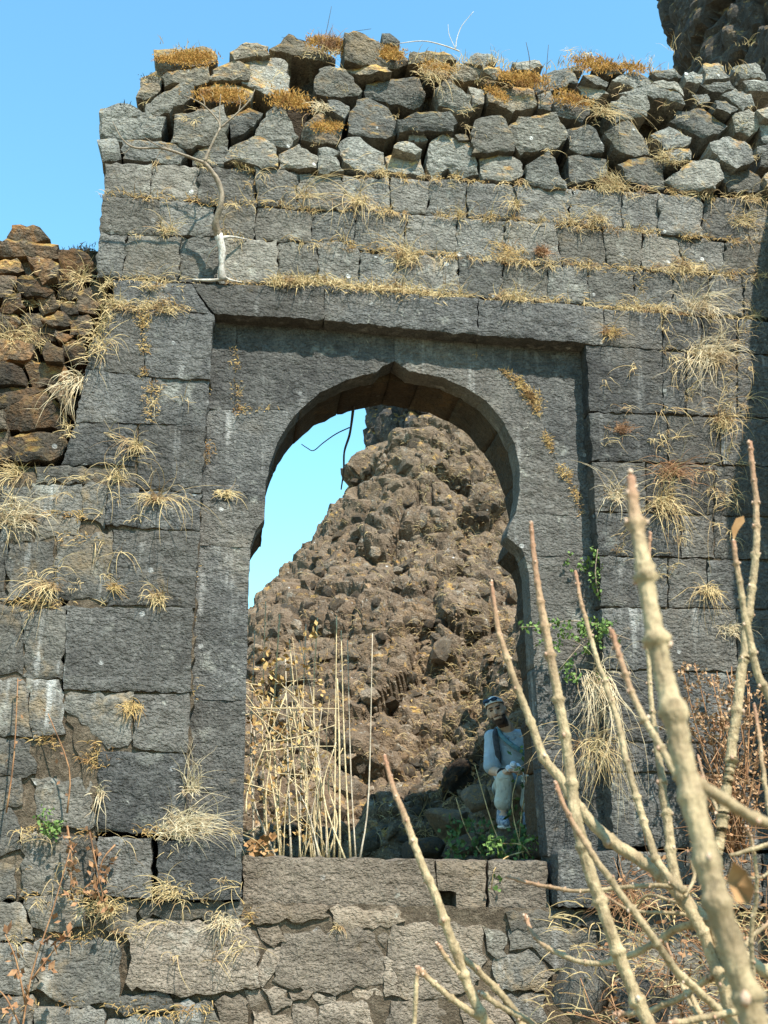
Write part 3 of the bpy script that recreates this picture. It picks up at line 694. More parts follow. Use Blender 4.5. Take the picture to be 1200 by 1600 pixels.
tower('rock_pinnacle', pL.x + 2.1, 30.0, 0.0, 21.0, 2.15, 2.2, 5, 'dark rock pinnacle seen through the arch behind the hill', 0.86)
pR = at_y(1036, 60, 19.0)
tower('rock_tower', pR.x + 2.6, 19.0, 3.0, 24.0, 2.3, 3.0, 15, 'tall grey rock tower rising above the wall at top right', 0.9)

# ---------------------------------------------------------------- ruined rubble wall at the left
RUIN = empty('ruined_wall', P0, YAW)
tag(RUIN, 'collapsed mossy rubble wall left of the gateway, against the sky', 'wall')
ruin = crop(0, 330, 4, [
 [(60, 150), (100, 95), (240, 100), (290, 160), (200, 190), (70, 190)], [(-60, 180), (60, 185), (350, 205), (360, 265), (180, 275), (-60, 275)],
 [(370, 250), (450, 240), (560, 270), (590, 340), (580, 400), (380, 420), (370, 330)], [(-80, 310), (100, 300), (140, 370), (-80, 395)],
 [(165, 285), (270, 280), (370, 330), (360, 420), (270, 430), (220, 370)], [(-60, 400), (90, 400), (100, 450), (40, 530), (-60, 540)],
 [(110, 420), (170, 390), (250, 420), (330, 500), (300, 520), (160, 520), (100, 470)], [(30, 535), (120, 520), (150, 600), (60, 640), (-10, 620)],
 [(230, 500), (330, 520), (370, 600), (260, 640), (240, 580)], [(270, 690), (360, 620), (450, 650), (440, 700), (330, 730)], [(-60, 640), (70, 630), (130, 690), (60, 760), (-60, 770)],
 [(100, 700), (250, 740), (350, 740), (340, 800), (200, 830), (110, 800)], [(-60, 800), (110, 800), (200, 840), (180, 920), (-60, 930)], [(390, 795), (520, 805), (530, 850), (400, 840)],
 [(400, 860), (520, 855), (525, 920), (470, 940), (400, 890)], [(280, 820), (390, 850), (390, 930), (280, 920)], [(-60, 950), (80, 940), (160, 1000), (150, 1080), (-60, 1080)],
 [(160, 950), (400, 960), (420, 1060), (200, 1090)], [(10, 1250), (120, 1180), (300, 1120), (430, 1290), (400, 1340), (150, 1365), (30, 1350)], [(-60, 1100), (200, 1100), (280, 1115), (110, 1190), (-60, 1240)],
 [(40, 1400), (200, 1370), (400, 1400), (410, 1440), (350, 1540), (150, 1560), (50, 1540)], [(320, 1370), (440, 1350), (430, 1400), (360, 1395)], [(-60, 1400), (40, 1380), (40, 1560), (-60, 1570)], [(-60, 1260), (5, 1255), (30, 1360), (-60, 1370)],
 [(150, 640), (250, 640), (280, 690), (200, 720), (120, 690)], [(380, 430), (480, 420), (520, 500), (440, 560), (370, 520)], [(480, 520), (600, 440), (680, 450), (640, 560), (560, 640), (480, 620)], [(380, 580), (470, 570), (480, 640), (400, 630)],
 [(450, 660), (550, 650), (580, 720), (520, 790), (440, 760)], [(350, 740), (440, 770), (400, 800), (340, 810)], [(300, 1090), (420, 1070), (470, 1180), (440, 1270), (380, 1200)], [(60, 1590), (240, 1580), (250, 1640), (60, 1660)], [(-60, 1590), (40, 1590), (40, 1680), (-60, 1680)]])
for k, p in enumerate(ruin):
    my = np.mean([q[1] for q in p]); off = 0.03 + max(0, (600 - my) / 250) * 0.28
    stone(p, off, M['ruin'], 'rubble', 0.5, RUIN, proud=rr.normal(0, .05))
def bumpy_block(name, u0, u1, o0, o1, v0, v1, mat, parent, seed, amp=.07):
    n = [max(2, int(l / .09)) for l in (u1 - u0, o1 - o0, v1 - v0)]
    bm = bmesh.new(); bmesh.ops.create_cube(bm, size=1); bmesh.ops.subdivide_edges(bm, edges=bm.edges[:], cuts=14, use_grid_fill=True)
    V = np.array([v.co[:] for v in bm.verts]) * [u1 - u0, o1 - o0, v1 - v0] + [(u0 + u1) / 2, (o0 + o1) / 2, (v0 + v1) / 2]
    V += amp * np.stack([fbm(V * 3.5 + s, 4, seed) for s in (0, 7, 13)], 1)
    for v, c in zip(bm.verts, V): v.co = c
    me = bpy.data.meshes.new(name); bm.to_mesh(me); bm.free(); me.materials.append(mat); me.shade_flat()
    return mesh_obj(name, None, None, None, parent, mesh=me)
uA, vA = wall(-80, 400, .5); uB, vB = wall(118, 745, .5)
bumpy_block('rubble_core', uA - .4, uB + .1, 0.42, .95, vB - .5, wall(40, 405, .6)[1], M['ruin'], RUIN, 33)

# ---------------------------------------------------------------- projecting wall to the right, just outside the picture, that shades the right edge
BUT = empty('projecting_wall', W2(3.24, 0, 0), YAW); tag(BUT, 'projecting stone wall at the far right that shades the gateway wall', 'wall')
hh_ = 0.0; k = 0
bl = bpy.data.meshes.new('block'); bm = bmesh.new(); bmesh.ops.create_cube(bm, size=1); bmesh.ops.subdivide_edges(bm, edges=bm.edges[:], cuts=5, use_grid_fill=True)
for v in bm.verts:
    f = Vector(v.co); e = sum(1 for c in f if abs(c) > .45); v.co = f * (1 - .02 * max(0, e - 1)) + Vector(np.random.default_rng(v.index).normal(0, .006, 3))
bm.to_mesh(bl); bm.free(); bl.materials.append(M['ashlar']); bl.shade_smooth()
BUT_P, BUT_TOP = 1.95, 7.3
rows = int(BUT_TOP / .36)
for r_ in range(rows):
    z0 = -0.2 + r_ * .365
    cutx = [-BUT_P, -BUT_P * (.62 if r_ % 2 else .38), 0.0]
    lim = 2 if r_ < rows - 2 else 1
    for i in range(2):
        if r_ >= rows - 2 and i == 0 and r_ == rows - 1: continue
        for j in range(3):
            o = mesh_obj('stone', None, None, None, BUT, mesh=bl); w = cutx[i + 1] - cutx[i]
            o.location = (0.28 + j * .57, (cutx[i] + cutx[i + 1]) / 2, z0 + .18); o.scale = (.565, w - .008, .36)
# the walls go on beyond the picture's edges
def px_y(v, px, off=0.02):
    lo_, hi_ = 0.0, 2600.0
    for _ in range(30):
        m_ = (lo_ + hi_) / 2
        if wall(px, m_, off)[1] > v: lo_ = m_
        else: hi_ = m_
    return lo_
rf = np.random.default_rng(91); v = -0.2; vtop = wall(-20, 420, .2)[1]; vmid = wall(-20, 760, .02)[1]
while v < vtop:
    hgt = rf.uniform(.26, .4); hi_v = v + hgt; low = v < vmid
    uu = wall(-42 if low else -16, px_y(v + hgt / 2, -30), .02)[0] - .01
    while uu > uL - .1:
        w_ = rf.uniform(.3, .55); stone(None, .01 if low else .06, M['lower'] if low else M['ruin'], 'smooth' if low else 'rubble', .3, WALL if low else RUIN, uv=[(uu - w_, v), (uu, v + rf.normal(0, .01)), (uu, hi_v), (uu - w_, hi_v + rf.normal(0, .01))], proud=rf.normal(0, .012)); uu -= w_
    v = hi_v
v = -0.2; vtop = wall(1250, 330, UPP)[1]
while v < vtop:
    hgt = rf.uniform(.3, .42); u0_ = wall(1284 if v < 4.9 else 1262, px_y(v + hgt / 2, 1270), 0)[0]
    stone(None, .01 if v < 4.9 else UPP, M['ashlar'] if v < 4.9 else M['upper'], 'hewn', .28, WALL, uv=[(u0_, v), (3.3, v), (3.3, v + hgt), (u0_, v + hgt)]); v += hgt
# ---------------------------------------------------------------- plants: helpers
def straw(name, a, b, c=None):
    t = NT(name); v = t.coords(True)
    n = t.noise(v, 26, 3, 0.6); n2 = t.noise(v, 7, 2)
    col = t.mix(t.ramp(n, 0.35, 0.65), a, b)
    if c: col = t.mix(t.ramp(n2, 0.5, 0.68), col, c)
    return t.done(col, 0.8, None, 0.2)
M['straw'] = straw('dry_straw', (0.36, 0.25, 0.11), (0.56, 0.43, 0.22), (0.25, 0.15, 0.07))
M['pale'] = straw('bleached_straw', (0.42, 0.32, 0.18), (0.60, 0.50, 0.33), (0.33, 0.23, 0.12))
M['rust'] = straw('rusty_dry_leaves', (0.22, 0.105, 0.05), (0.37, 0.205, 0.10), (0.14, 0.075, 0.04))
M['tan'] = straw('matted_dry_grass', (0.33, 0.20, 0.075), (0.50, 0.35, 0.14), (0.22, 0.12, 0.045))
M['green'] = straw('green_leaves', (0.075, 0.13, 0.03), (0.17, 0.25, 0.07))
M['dkgreen'] = straw('dark_green_leaves', (0.04, 0.08, 0.025), (0.09, 0.15, 0.05))
M['blackmoss'] = straw('dark_moss', (0.03, 0.03, 0.02), (0.07, 0.055, 0.03))
M['moss'] = straw('orange_moss', (0.34, 0.16, 0.035), (0.50, 0.28, 0.075), (0.24, 0.11, 0.03))
M['brownleaf'] = straw('brown_leaf', (0.28, 0.15, 0.06), (0.38, 0.22, 0.10))

def norm(v): return v / (np.linalg.norm(v, axis=-1, keepdims=True) + 1e-9)
def blades(rng, n, L, spread=.6, lift=.3, droop=1.6, w=.0035, r0=.03, out=1.0, segs=6, side=0.0, wild=False, start=None):
    """ribbons leaving the wall face (-y) in a few uneven bunches and bending down (all blades at once)"""
    nb = int(rng.integers(2, 5)); bx = rng.normal(side, spread * (1.1 if wild else .0), nb); bz = rng.normal(lift, .45 if wild else .1, nb); bl = rng.uniform(.45, 1.15, nb)
    q = rng.integers(nb, size=n); L = np.broadcast_to(L, (n,)); r0 = np.broadcast_to(r0, (n,))
    l = L * rng.uniform(.2, 1.0, n) ** 1.3 * bl[q] * 1.25 if wild else L * rng.uniform(.45, 1.1, n)
    p = np.stack([rng.normal(0, 1, n) * r0, rng.uniform(-.01, .01, n), rng.normal(0, .5, n) * r0], 1)
    if start is not None: p = p + start
    d = norm(np.stack([bx[q] + rng.normal(0, spread * (.55 if wild else 1), n), -out * rng.uniform(.1, 1, n), bz[q] + rng.normal(0, .45, n)], 1))
    dr = droop * rng.uniform(.2, 1.5, n); ww = w * rng.uniform(.5, 1.2, n); curl = rng.normal(0, 1.1, n); kink = rng.integers(1, segs + 1, n); y0 = p[:, 1].copy()
    rows = []
    for k in range(segs + 1):
        s = norm(np.cross(d, np.stack([rng.normal(0, .1, n), np.ones(n), rng.normal(0, .1, n)], 1))) * (ww * (1 - (k / segs) ** 2 * .85))[:, None]
        rows += [p - s, p + s]; p = p + d * (l / segs)[:, None]
        d = norm(d + np.stack([curl * .14, np.where(p[:, 1] - y0 < -.04, .14, 0), -dr / segs], 1))
        if wild: d = norm(d + rng.normal(0, .45, (n, 3)) * np.array([1, .3, 1]) * (kink == k)[:, None])
    V = np.stack(rows, 1).reshape(-1, 3); m = 2 * (segs + 1)
    Fc = [(b * m + 2 * k, b * m + 2 * k + 1, b * m + 2 * k + 3, b * m + 2 * k + 2) for b in range(n) for k in range(segs)]
    return list(V), Fc
def leaves(rng, centers, n, size, spread, V, Fc):
    for c in centers:
        for k in range(n):
            p = np.array(c) + rng.normal(0, spread, 3); d = norm(rng.normal(size=3)) * size * rng.uniform(.6, 1.3); s = norm(np.cross(d, rng.normal(size=3))) * size * .32
            b = len(V); V += [p - d * .5, p + s, p + d * .5, p - s]; Fc.append((b, b + 1, b + 2, b + 3))
def smooth_path(P, per=5):
    P = np.asarray(P, float); Q = np.vstack([2 * P[0] - P[1], P, 2 * P[-1] - P[-2]]); out = []
    for i in range(1, len(Q) - 2):
        for k in range(per):
            t = k / per; a, b, c, d = Q[i - 1], Q[i], Q[i + 1], Q[i + 2]
            out.append(.5 * (2 * b + (c - a) * t + (2 * a - 5 * b + 4 * c - d) * t * t + (3 * b - a - 3 * c + d) * t ** 3))
    out.append(P[-1]); return np.array(out)
def tube(P, R, sides=7, V=None, Fc=None, jit=0.0, rng=None):
    V = [] if V is None else V; Fc = [] if Fc is None else Fc
    P = np.asarray(P, float); n = len(P); R = np.broadcast_to(R, (n,)); b = len(V)
    T = norm(np.gradient(P, axis=0)); up = np.array([0.3, .2, .9])
    for i in range(n):
        a = norm(np.cross(T[i], up)); c = np.cross(T[i], a)
        for k in range(sides):
            th = 2 * math.pi * k / sides; r = R[i] * (1 + (rng.normal(0, jit) if jit else 0)); V.append(P[i] + (a * math.cos(th) + c * math.sin(th)) * r)
    for i in range(n - 1):
        for k in range(sides):
            k2 = (k + 1) % sides; Fc.append((b + i * sides + k, b + i * sides + k2, b + (i + 1) * sides + k2, b + (i + 1) * sides + k))
    Fc.append(tuple(b + k for k in range(sides))[::-1]); Fc.append(tuple(b + (n - 1) * sides + k for k in range(sides)))
    return V, Fc
def loc3(px, py, off):       # pixel on the wall plane at offset -> wall-local coordinates
    u, v = wall(px, py, off); return np.array([u, off, v])
def wobj(name, V, Fc, mat, smooth=False, anchor=None, parent=None):
    """object in wall-local coordinates, origin at its anchor"""
    V = np.asarray(V); a = V.mean(0) if anchor is None else np.asarray(anchor)
    o = mesh_obj(name, V - a, Fc, mat, parent, smooth)
    if parent is None: o.location = W2(a[0], a[1], a[2]); o.rotation_euler = (0, 0, YAW)
    else: o.location = a
    return o

# ---------------------------------------------------------------- grass tufts one can tell apart
TUFTS = [ # px, py, offset, count, length, spread, lift, droop, root radius, material, label
 (262, 362, UPP, 26, .24, .6, .5, 1.6, .03, 'straw', 'arching spray of straw left of the sapling trunk'),
 (562, 318, UPP, 46, .36, .7, .3, 2.4, .03, 'straw', 'drooping straw fan high above the lintel, left of its middle'),
 (636, 405, UPP, 60, .26, .45, .9, 1.3, .05, 'straw', 'tall bushy straw clump standing on the ledge above the arch point'),
 (474, 308, UPP, 22, .42, .8, .4, 2.0, .02, 'straw', 'long thin straw strands right of the sapling'),
 (806, 322, UPP, 26, .22, .4, .2, 2.4, .02, 'straw', 'short hanging straw wisp just under the rubble, right of middle'),
 (594, 270, UPP, 26, .16, .45, .2, 2.2, .02, 'straw', 'little straw tuft tucked under a mossy rubble stone'),
 (672, 118, UPP + .05, 60, .34, .5, .4, 2.2, .06, 'straw', 'long grass cascading from the rubble crest'),
 (942, 178, UPP, 50, .36, .7, .5, 2.1, .04, 'straw', 'arching straw tuft among the rubble at upper right'),
 (958, 292, UPP, 90, .15, .5, .9, .9, .05, 'straw', 'dense upright straw clump at the foot of the rubble'),
 (845, 395, UPP, 140, .10, .6, .5, 1.0, .02, 'rust', 'rusty brown grass cushion above the right part of the lintel'),
 (792, 392, UPP, 90, .09, .7, .2, 1.2, .06, 'tan', 'brown grass cushion beside the rusty one'),
 (935, 345, UPP, 46, .16, .6, .4, 1.6, .04, 'straw', 'straw clump in a joint below the dense upright clump'),
 (1072, 418, UPP, 90, .15, .8, .5, 1.3, .06, 'straw', 'bushy straw clump in the coursed stones near the shadow'),
 (1160, 345, UPP, 60, .14, .8, .5, 1.4, .06, 'straw', 'straw clump in the highest courses at the right edge'),
 (1105, 555, 0, 110, .42, .7, .5, 1.9, .08, 'pale', 'large tangle of bleached straw on the right of the wall'),
 (1090, 480, 0, 60, .34, .7, .4, 2.0, .06, 'pale', 'bleached straw hanging above the large tangle'),
 (1128, 660, 0, 60, .40, .4, .1, 2.5, .05, 'straw', 'straw hanging beside the shadow below the large tangle'),
 (1048, 735, 0, 70, .30, 1.2, .3, 1.2, .04, 'rust', 'reddish dry plant with stiff sprays on the right pier'),
 (1035, 790, 0, 70, .42, .35, .1, 2.6, .04, 'straw', 'drooping straw beard under the reddish plant'),
 (962, 778, 0, 26, .36, .7, .5, 2.0, .03, 'pale', 'pale arching straw beside the rebate of the right pier'),
 (972, 672, 0, 60, .11, .5, .4, 1.4, .03, 'rust', 'small rusty clump on the right pier'),
 (955, 522, 0, 60, .13, .6, .4, 1.5, .03, 'tan', 'brown grass clump at the right end of the lintel'),
 (1108, 922, 0, 40, .36, .35, .3, 2.3, .03, 'straw', 'drooping straw tuft in the shade at the right'),
 (1140, 985, 0, 30, .24, .6, .2, 1.9, .04, 'pale', 'thin pale wisps in the shade at the right'),
 (35, 532, .18, 80, .40, .8, .5, 1.9, .08, 'straw', 'big straw tuft hanging over the ruined wall'),
 (122, 595, .03, 40, .40, .35, .2, 2.3, .03, 'pale', 'long straw strands hanging at the broken edge of the pier'),
 (160, 545, .02, 14, .42, .6, .2, 2.2, .03, 'straw', 'few thin strands above the broken edge of the pier'),
 (213, 700, 0, 40, .24, .35, .3, 2.0, .02, 'straw', 'straw wisp in the upright joint of the left pier'),
 (246, 782, 0, 40, .36, .8, .3, 2.2, .02, 'straw', 'straw tuft with long drooping strands on the left pier'),
 (185, 748, 0, 20, .40, .6, .4, 2.4, .03, 'straw', 'long arching strands left of the upright joint'),
 (18, 810, .02, 80, .34, .7, .5, 1.8, .06, 'pale', 'bushy pale straw at the left edge below the ruined wall'),
 (30, 745, .05, 34, .34, .5, .3, 2.3, .04, 'straw', 'straw strands hanging under the ruined wall'),
 (76, 918, .02, 50, .30, .45, .3, 2.4, .03, 'straw', 'hanging straw tuft near the left edge, above a whitish streak'),
 (245, 935, 0, 34, .22, .5, .2, 2.2, .03, 'straw', 'small tuft in the joint above the broadest left block'),
 (180, 918, 0, 40, .08, .6, .5, 1.0, .02, 'tan', 'tiny brown tuft on the left wall'),
 (352, 772, PAN, 36, .13, .7, .2, 1.8, .03, 'straw', 'small straw tuft where the left arch springs'),
 (206, 1105, 0, 50, .11, .7, .2, 1.6, .03, 'tan', 'brown tuft under the broadest left block'),
 (285, 1295, -.03, 130, .26, 1.0, .5, 1.0, .07, 'pale', 'heap of bleached straw on the left plinth'),
 (300, 1235, 0, 30, .24, .35, .9, .6, .02, 'pale', 'upright bleached stalks above the left plinth'),
 (155, 1240, 0, 14, .26, .3, .2, 2.2, .02, 'pale', 'bleached hanging strips left of the plinth heap'),
 (270, 1395, -.03, 50, .20, 1.0, .3, 1.4, .06, 'straw', 'straw tuft under the left plinth block'),
 (352, 1440, 0, 40, .20, .8, .2, 1.8, .03, 'pale', 'pale rooty wisp left of the base stones'),
 (165, 1420, 0, 60, .20, .9, .3, 1.4, .05, 'straw', 'straw tangle between the lower left stones'),
 (528, 1450, .05, 14, .12, .5, .1, 2.0, .01, 'straw', 'tiny wisp under the threshold'),
 (515, 72, UPP + .12, 60, .16, .35, 1.6, .2, .04, 'rust', 'dark upright tuft on the crest of the rubble'),
 (985, 1400, -.05, 90, .26, 1.0, .4, 1.2, .08, 'rust', 'brown brushwood at the foot of the right pier'),
 (505, 170, UPP, 60, .12, .6, .4, 1.2, .03, 'pale', 'fluffy pale tuft between rubble stones at upper left'),
 (378, 250, UPP, 70, .09, .9, .5, 1.1, .035, 'straw', 'straw cushion at the foot of the rubble right of the sapling'),
 (1045, 250, UPP, 60, .16, .9, .5, 1.4, .06, 'straw', 'straw clump in the rubble at the right'),
]
for i, (px, py, off, n, L, sp, li, dr, r0, m, lab) in enumerate(TUFTS):
    rng = np.random.default_rng(4000 + i); V, Fc = blades(rng, int(n * 1.4), L * 1.15, sp, li, dr, .0022, r0 * 1.0, wild=True, segs=7)
    v2, f2 = blades(rng, int(n * 1.2), min(L * .4, .1), .8, .3, 1.4, .0024, r0 * 1.1, segs=4); b_ = len(V); V += v2; Fc += [tuple(x + b_ for x in q) for q in f2]
    a = loc3(px, py, off - .01)
    o = mesh_obj('grass_tuft', V, Fc, M[m]); o.location = W2(*a); o.rotation_euler = (0, 0, YAW)
    tag(o, lab, 'grass tuft', 'dry grass tufts growing from the wall')
# mats and fringes nobody could count
def fringe(lines, mat, name, seed, L, dens, sp=.7, lift=.4, droop=1.4, thick=.02, w=.003):
    rng = np.random.default_rng(seed); S_ = []
    for pts, off, k in lines:
        P = np.array([loc3(x, y, off - .01) for x, y in pts]); seg = np.linalg.norm(np.diff(P, axis=0), axis=1); cs = np.concatenate([[0], np.cumsum(seg)])
        s_ = rng.uniform(0, cs[-1], int(cs[-1] * dens * k)); S_.append(np.stack([np.interp(s_, cs, P[:, i]) for i in range(3)], 1))
    p = np.vstack(S_); one = np.full(len(p), float(seed))
    nz = vnoise(np.stack([p[:, 0] * 3.1, p[:, 2] * 3.1, one], 1), 3) + .7 * vnoise(np.stack([p[:, 0] * 11, p[:, 2] * 11, one + 5], 1), 3)
    keep = nz > rng.uniform(-.2, .5, len(p)); p, nz = p[keep], np.clip(nz[keep], 0, 2)
    p = p + np.stack([np.zeros(len(p)), np.zeros(len(p)), rng.normal(0, .012, len(p)) + .03 * vnoise(p * 4, 8)], 1)
    V, Fc = blades(rng, len(p), L * (rng.uniform(.2, 1.2, len(p)) + nz * 1.3 * rng.random(len(p))), sp, lift, droop, w, thick * (.8 + nz * 1.5), segs=4, start=p)
    o = wobj(name, V, Fc, M[mat]); tag(o, kind='stuff'); return o
ledge = [(170, 436), (300, 441), (507, 446), (600, 454), (747, 466), (900, 474), (943, 482)]
fringe([(ledge, 0.03, 3.2), ([(165, 448), (300, 445)], 0, 4), ([(300, 443), (480, 445)], 0.02, 4), ([(860, 470), (1100, 492)], 0.03, 2),
        ([(170, 478), (300, 484)], 0, 2.5)], 'straw', 'ledge_grass', 1, .085, 260, droop=1.6)
fringe([(b1[:10], UPP, 1), (b2[2:], UPP, 1.1), (b1[8:], UPP, 1.2), ([(890, 294), (888, 350)], UPP, 1), ([(970, 297), (970, 360)], UPP, 1.4), ([(1100, 305), (1100, 372)], UPP, 1), ([(393, 264), (393, 320)], UPP, 1.2), ([(460, 264), (460, 327)], UPP, 1),
        ([(917, 417), (917, 476)], UPP, 1.5), ([(997, 417), (997, 480)], UPP, 1.2), ([(617, 395), (617, 455)], UPP, 1.6)], 'tan', 'joint_grass', 2, .06, 110)
fringe([([(743, 553), (800, 588), (831, 621), (846, 655)], PAN, 5), ([(846, 655), (859, 698), (897, 770), (908, 806)], PAN, 3), ([(366, 545), (372, 640)], PAN, 1.2), ([(368, 638), (440, 640)], PAN, 1.0), ([(330, 600), (322, 700), (312, 780)], PAN - .03, 1.5),
        ([(455, 530), (500, 545)], PAN, 2), ([(225, 488), (226, 585)], 0, 2.5), ([(236, 600), (236, 660)], 0, 1), ([(305, 860), (296, 1090)], PAN - .04, .6), ([(925, 545), (930, 700)], PAN, .6), ([(900, 806), (925, 860)], PAN, 1.2)],
       'tan', 'crack_grass', 3, .032, 420, thick=.016)
fringe([([(40, 1300), (150, 1302), (300, 1308)], -.02, 2.2), ([(60, 1405), (240, 1408)], 0, 1.2), ([(150, 735), (60, 730)], 0.02, 2), ([(60, 806), (130, 808)], .02, 1.6), ([(150, 835), (90, 838)], .02, 1), ([(20, 940), (100, 945)], .02, 1.2), ([(60, 1155), (160, 1200), (150, 1160)], .03, 2.5), ([(30, 1400), (140, 1400)], .02, 1.6),
        ([(40, 1465), (190, 1468)], .02, 1.2), ([(0, 1575), (330, 1580)], .03, 1.6), ([(380, 1414), (395, 1445)], .03, 1)], 'tan', 'low_joint_grass', 4, .06, 200)
fringe([([(250, 65), (330, 95)], .2, 1.2), ([(420, 75), (480, 80), (540, 90)], .2, 1.4), ([(640, 95), (720, 100), (800, 105)], .18, 1.4), ([(650, 120), (700, 125)], .1, 2), ([(820, 105), (1000, 110), (1180, 115)], .22, .8), ([(185, 166), (225, 166)], .09, 2)], 'straw', 'crest_grass', 5, .09, 120, lift=1.2, droop=.8)
fringe([([(150, 440), (175, 480), (140, 560), (110, 660), (95, 730)], -.02, 1.6), ([(20, 470), (120, 480), (170, 450)], .25, 2.5), ([(10, 540), (100, 560), (140, 520)], .2, 2), ([(90, 440), (170, 440)], .2, 2), ([(0, 610), (60, 600)], .12, 1)], 'straw', 'ruin_grass', 6, .14, 260)
fringe([([(190, 166), (215, 164)], .09, 7), ([(228, 122), (248, 124)], .12, 8), ([(70, 365), (110, 390), (145, 400)], .36, 8), ([(0, 395), (40, 400)], .36, 6), ([(30, 470), (60, 490)], .2, 6), ([(405, 95), (440, 105)], .2, 5)], 'blackmoss', 'dark_moss', 7, .035, 420, lift=1.0, droop=.4, thick=.03)
fringe([([(245, 92), (320, 88)], .14, 8), ([(318, 150), (390, 150)], .1, 8), ([(440, 60), (480, 72)], .22, 6), ([(545, 80), (620, 85)], .2, 8), ([(470, 195), (530, 200)], .05, 8), ([(765, 140), (800, 158)], .06, 9), ([(775, 112), (835, 128)], .1, 9), ([(670, 105), (700, 112)], .12, 8), ([(480, 62), (540, 80)], .22, 8), ([(880, 150), (930, 165)], .1, 7), ([(905, 95), (1000, 110)], .2, 4), ([(430, 150), (470, 165)], .08, 6), ([(1140, 135), (1170, 140)], .16, 7)], 'moss', 'orange_moss', 8, .022, 1100, lift=.9, droop=.3, thick=.03, w=.004)

# stray wisps in joints all over the upper and right-hand wall, too many to count
def wisps(name, spots, mat, seed, nb, L):
    rg = np.random.default_rng(seed); V, Fc = [], []
    for px, py, off in spots:
        p = loc3(px, py, off - .01); v, f = blades(rg, int(rg.integers(nb[0], nb[1])), L * rg.uniform(.5, 1.3), rg.uniform(.3, 1.0), rg.uniform(-.1, .7), rg.uniform(1.2, 2.8), .0021, .02, segs=6, wild=True)
        b = len(V); V += [q + p for q in v]; Fc += [tuple(x + b for x in g_) for g_ in f]
    o = wobj(name, V, Fc, M[mat]); tag(o, kind='stuff')
rw = np.random.default_rng(55); sp = []
lines_ = [b0, b1, b2, b3]
for k in range(340):
    x = rw.uniform(200, 1195); x = x if rw.random() < .45 else rw.uniform(560, 1195); ln = lines_[rw.integers(4)]; sp.append((x, interp(ln, x) + rw.normal(0, 3), UPP))
wisps('stray_straw', sp[:210], 'straw', 61, (5, 18), .17); wisps('stray_straw', sp[210:], 'tan', 62, (10, 26), .08)
sp = [(rw.uniform(1030, 1170), rw.uniform(470, 860), 0) for k in range(60)] + [(rw.uniform(935, 1060), rw.uniform(540, 900), 0) for k in range(26)]
wisps('stray_straw', sp, 'straw', 63, (4, 14), .24)
wisps('stray_straw', [(rw.uniform(5, 200), rw.uniform(720, 960), .01) for k in range(22)] + [(rw.uniform(150, 300), rw.uniform(590, 860), 0) for k in range(9)] + [(rw.uniform(20, 380), rw.uniform(1290, 1500), -.02) for k in range(34)], 'straw', 64, (3, 11), .2)
wisps('stray_straw', [(rw.uniform(260, 1190), rw.uniform(70, 250), UPP + .03) for k in range(70)], 'straw', 65, (4, 16), .15)

# ---------------------------------------------------------------- sapling rooted on the lintel ledge
def bark(name, a, b, tip=None):
    t = NT(name); v = t.coords(False); n = t.noise(v, 30, 4, 0.65); n2 = t.noise(v, 7, 3)
    c = t.mix(t.ramp(n, .3, .7), a, b); c = t.mix(t.ramp(n2, .5, .7, 0, .6), c, tuple(x * .55 for x in a)); c = t.mix(t.ramp(t.noise(v, 140, 3, .7), .55, .68, 0, .55), c, tuple(x * .45 for x in a))
    if tip:
        at = t.new('ShaderNodeAttribute', attribute_name='tip'); c = t.mix(at.outputs['Fac'], c, tip)
    return t.done(c, .75, t.bump(t.math('ADD', n, t.noise(t.coords(False, (1, 1, .35)), 160, 3)), .8, .006), .3)
M['sap'] = bark('sapling_bark', (0.20, 0.15, 0.10), (0.34, 0.27, 0.19)); M['root'] = bark('white_root', (0.34, 0.29, 0.23), (0.66, 0.62, 0.55))
M['darktwig'] = bark('dark_twig', (0.035, 0.026, 0.02), (0.07, 0.05, 0.035)); M['paletwig'] = bark('pale_twig', (0.5, 0.44, 0.36), (0.65, 0.58, 0.48))
SAP = empty('sapling', W2(*loc3(345, 437, 0.03)), YAW); tag(SAP, 'bare crooked sapling with white roots growing on the lintel ledge', 'tree')
sap0 = np.array(loc3(345, 437, 0.03))
def sap(name, pts, r, mat, per=5, sides=8):
    P = smooth_path([loc3(x, y, o) for x, y, o in pts], per); R = .78 * np.interp(np.linspace(0, 1, len(P)), np.linspace(0, 1, len(r)), r)
    V, Fc = tube(P, R * (1 + .2 * vnoise(P * 28, 3)), sides); return mesh_obj(name, np.array(V) - sap0, Fc, mat, SAP, True)
sap('trunk', [(341, 368, -.07), (337, 348, -.12), (345, 320, -.18), (346, 300, -.2), (338, 278, -.22), (326, 262, -.24), (319, 254, -.25)], [.034, .028, .024, .021, .018], M['sap'])
sap('root', [(347, 438, .0), (346, 415, -.03), (347, 392, -.05), (341, 366, -.07)], [.034, .026, .034, .036], M['root'])
sap('root', [(347, 436, -.01), (330, 438, .0), (300, 437, .01)], [.018, .014, .006], M['root'])
sap('root', [(345, 372, -.06), (360, 370, -.02), (386, 374, .05)], [.016, .013, .006], M['root'])
sap('root', [(346, 425, -.02), (356, 436, -.01), (378, 441, .0)], [.014, .010, .004], M['root'])
sap('root', [(345, 380, -.06), (330, 392, -.02), (322, 412, .05)], [.010, .008, .004], M['root'])
sap('branch', [(255, 231, -.3), (248, 240, -.29), (243, 252, -.28)], [.004, .003, .0015], M['sap'])
sap('branch', [(205, 229, -.3), (196, 238, -.3), (188, 240, -.3)], [.004, .003, .0015], M['sap'])
sap('branch', [(372, 176, -.31), (376, 160, -.3), (372, 148, -.3)], [.004, .003, .0015], M['sap'])
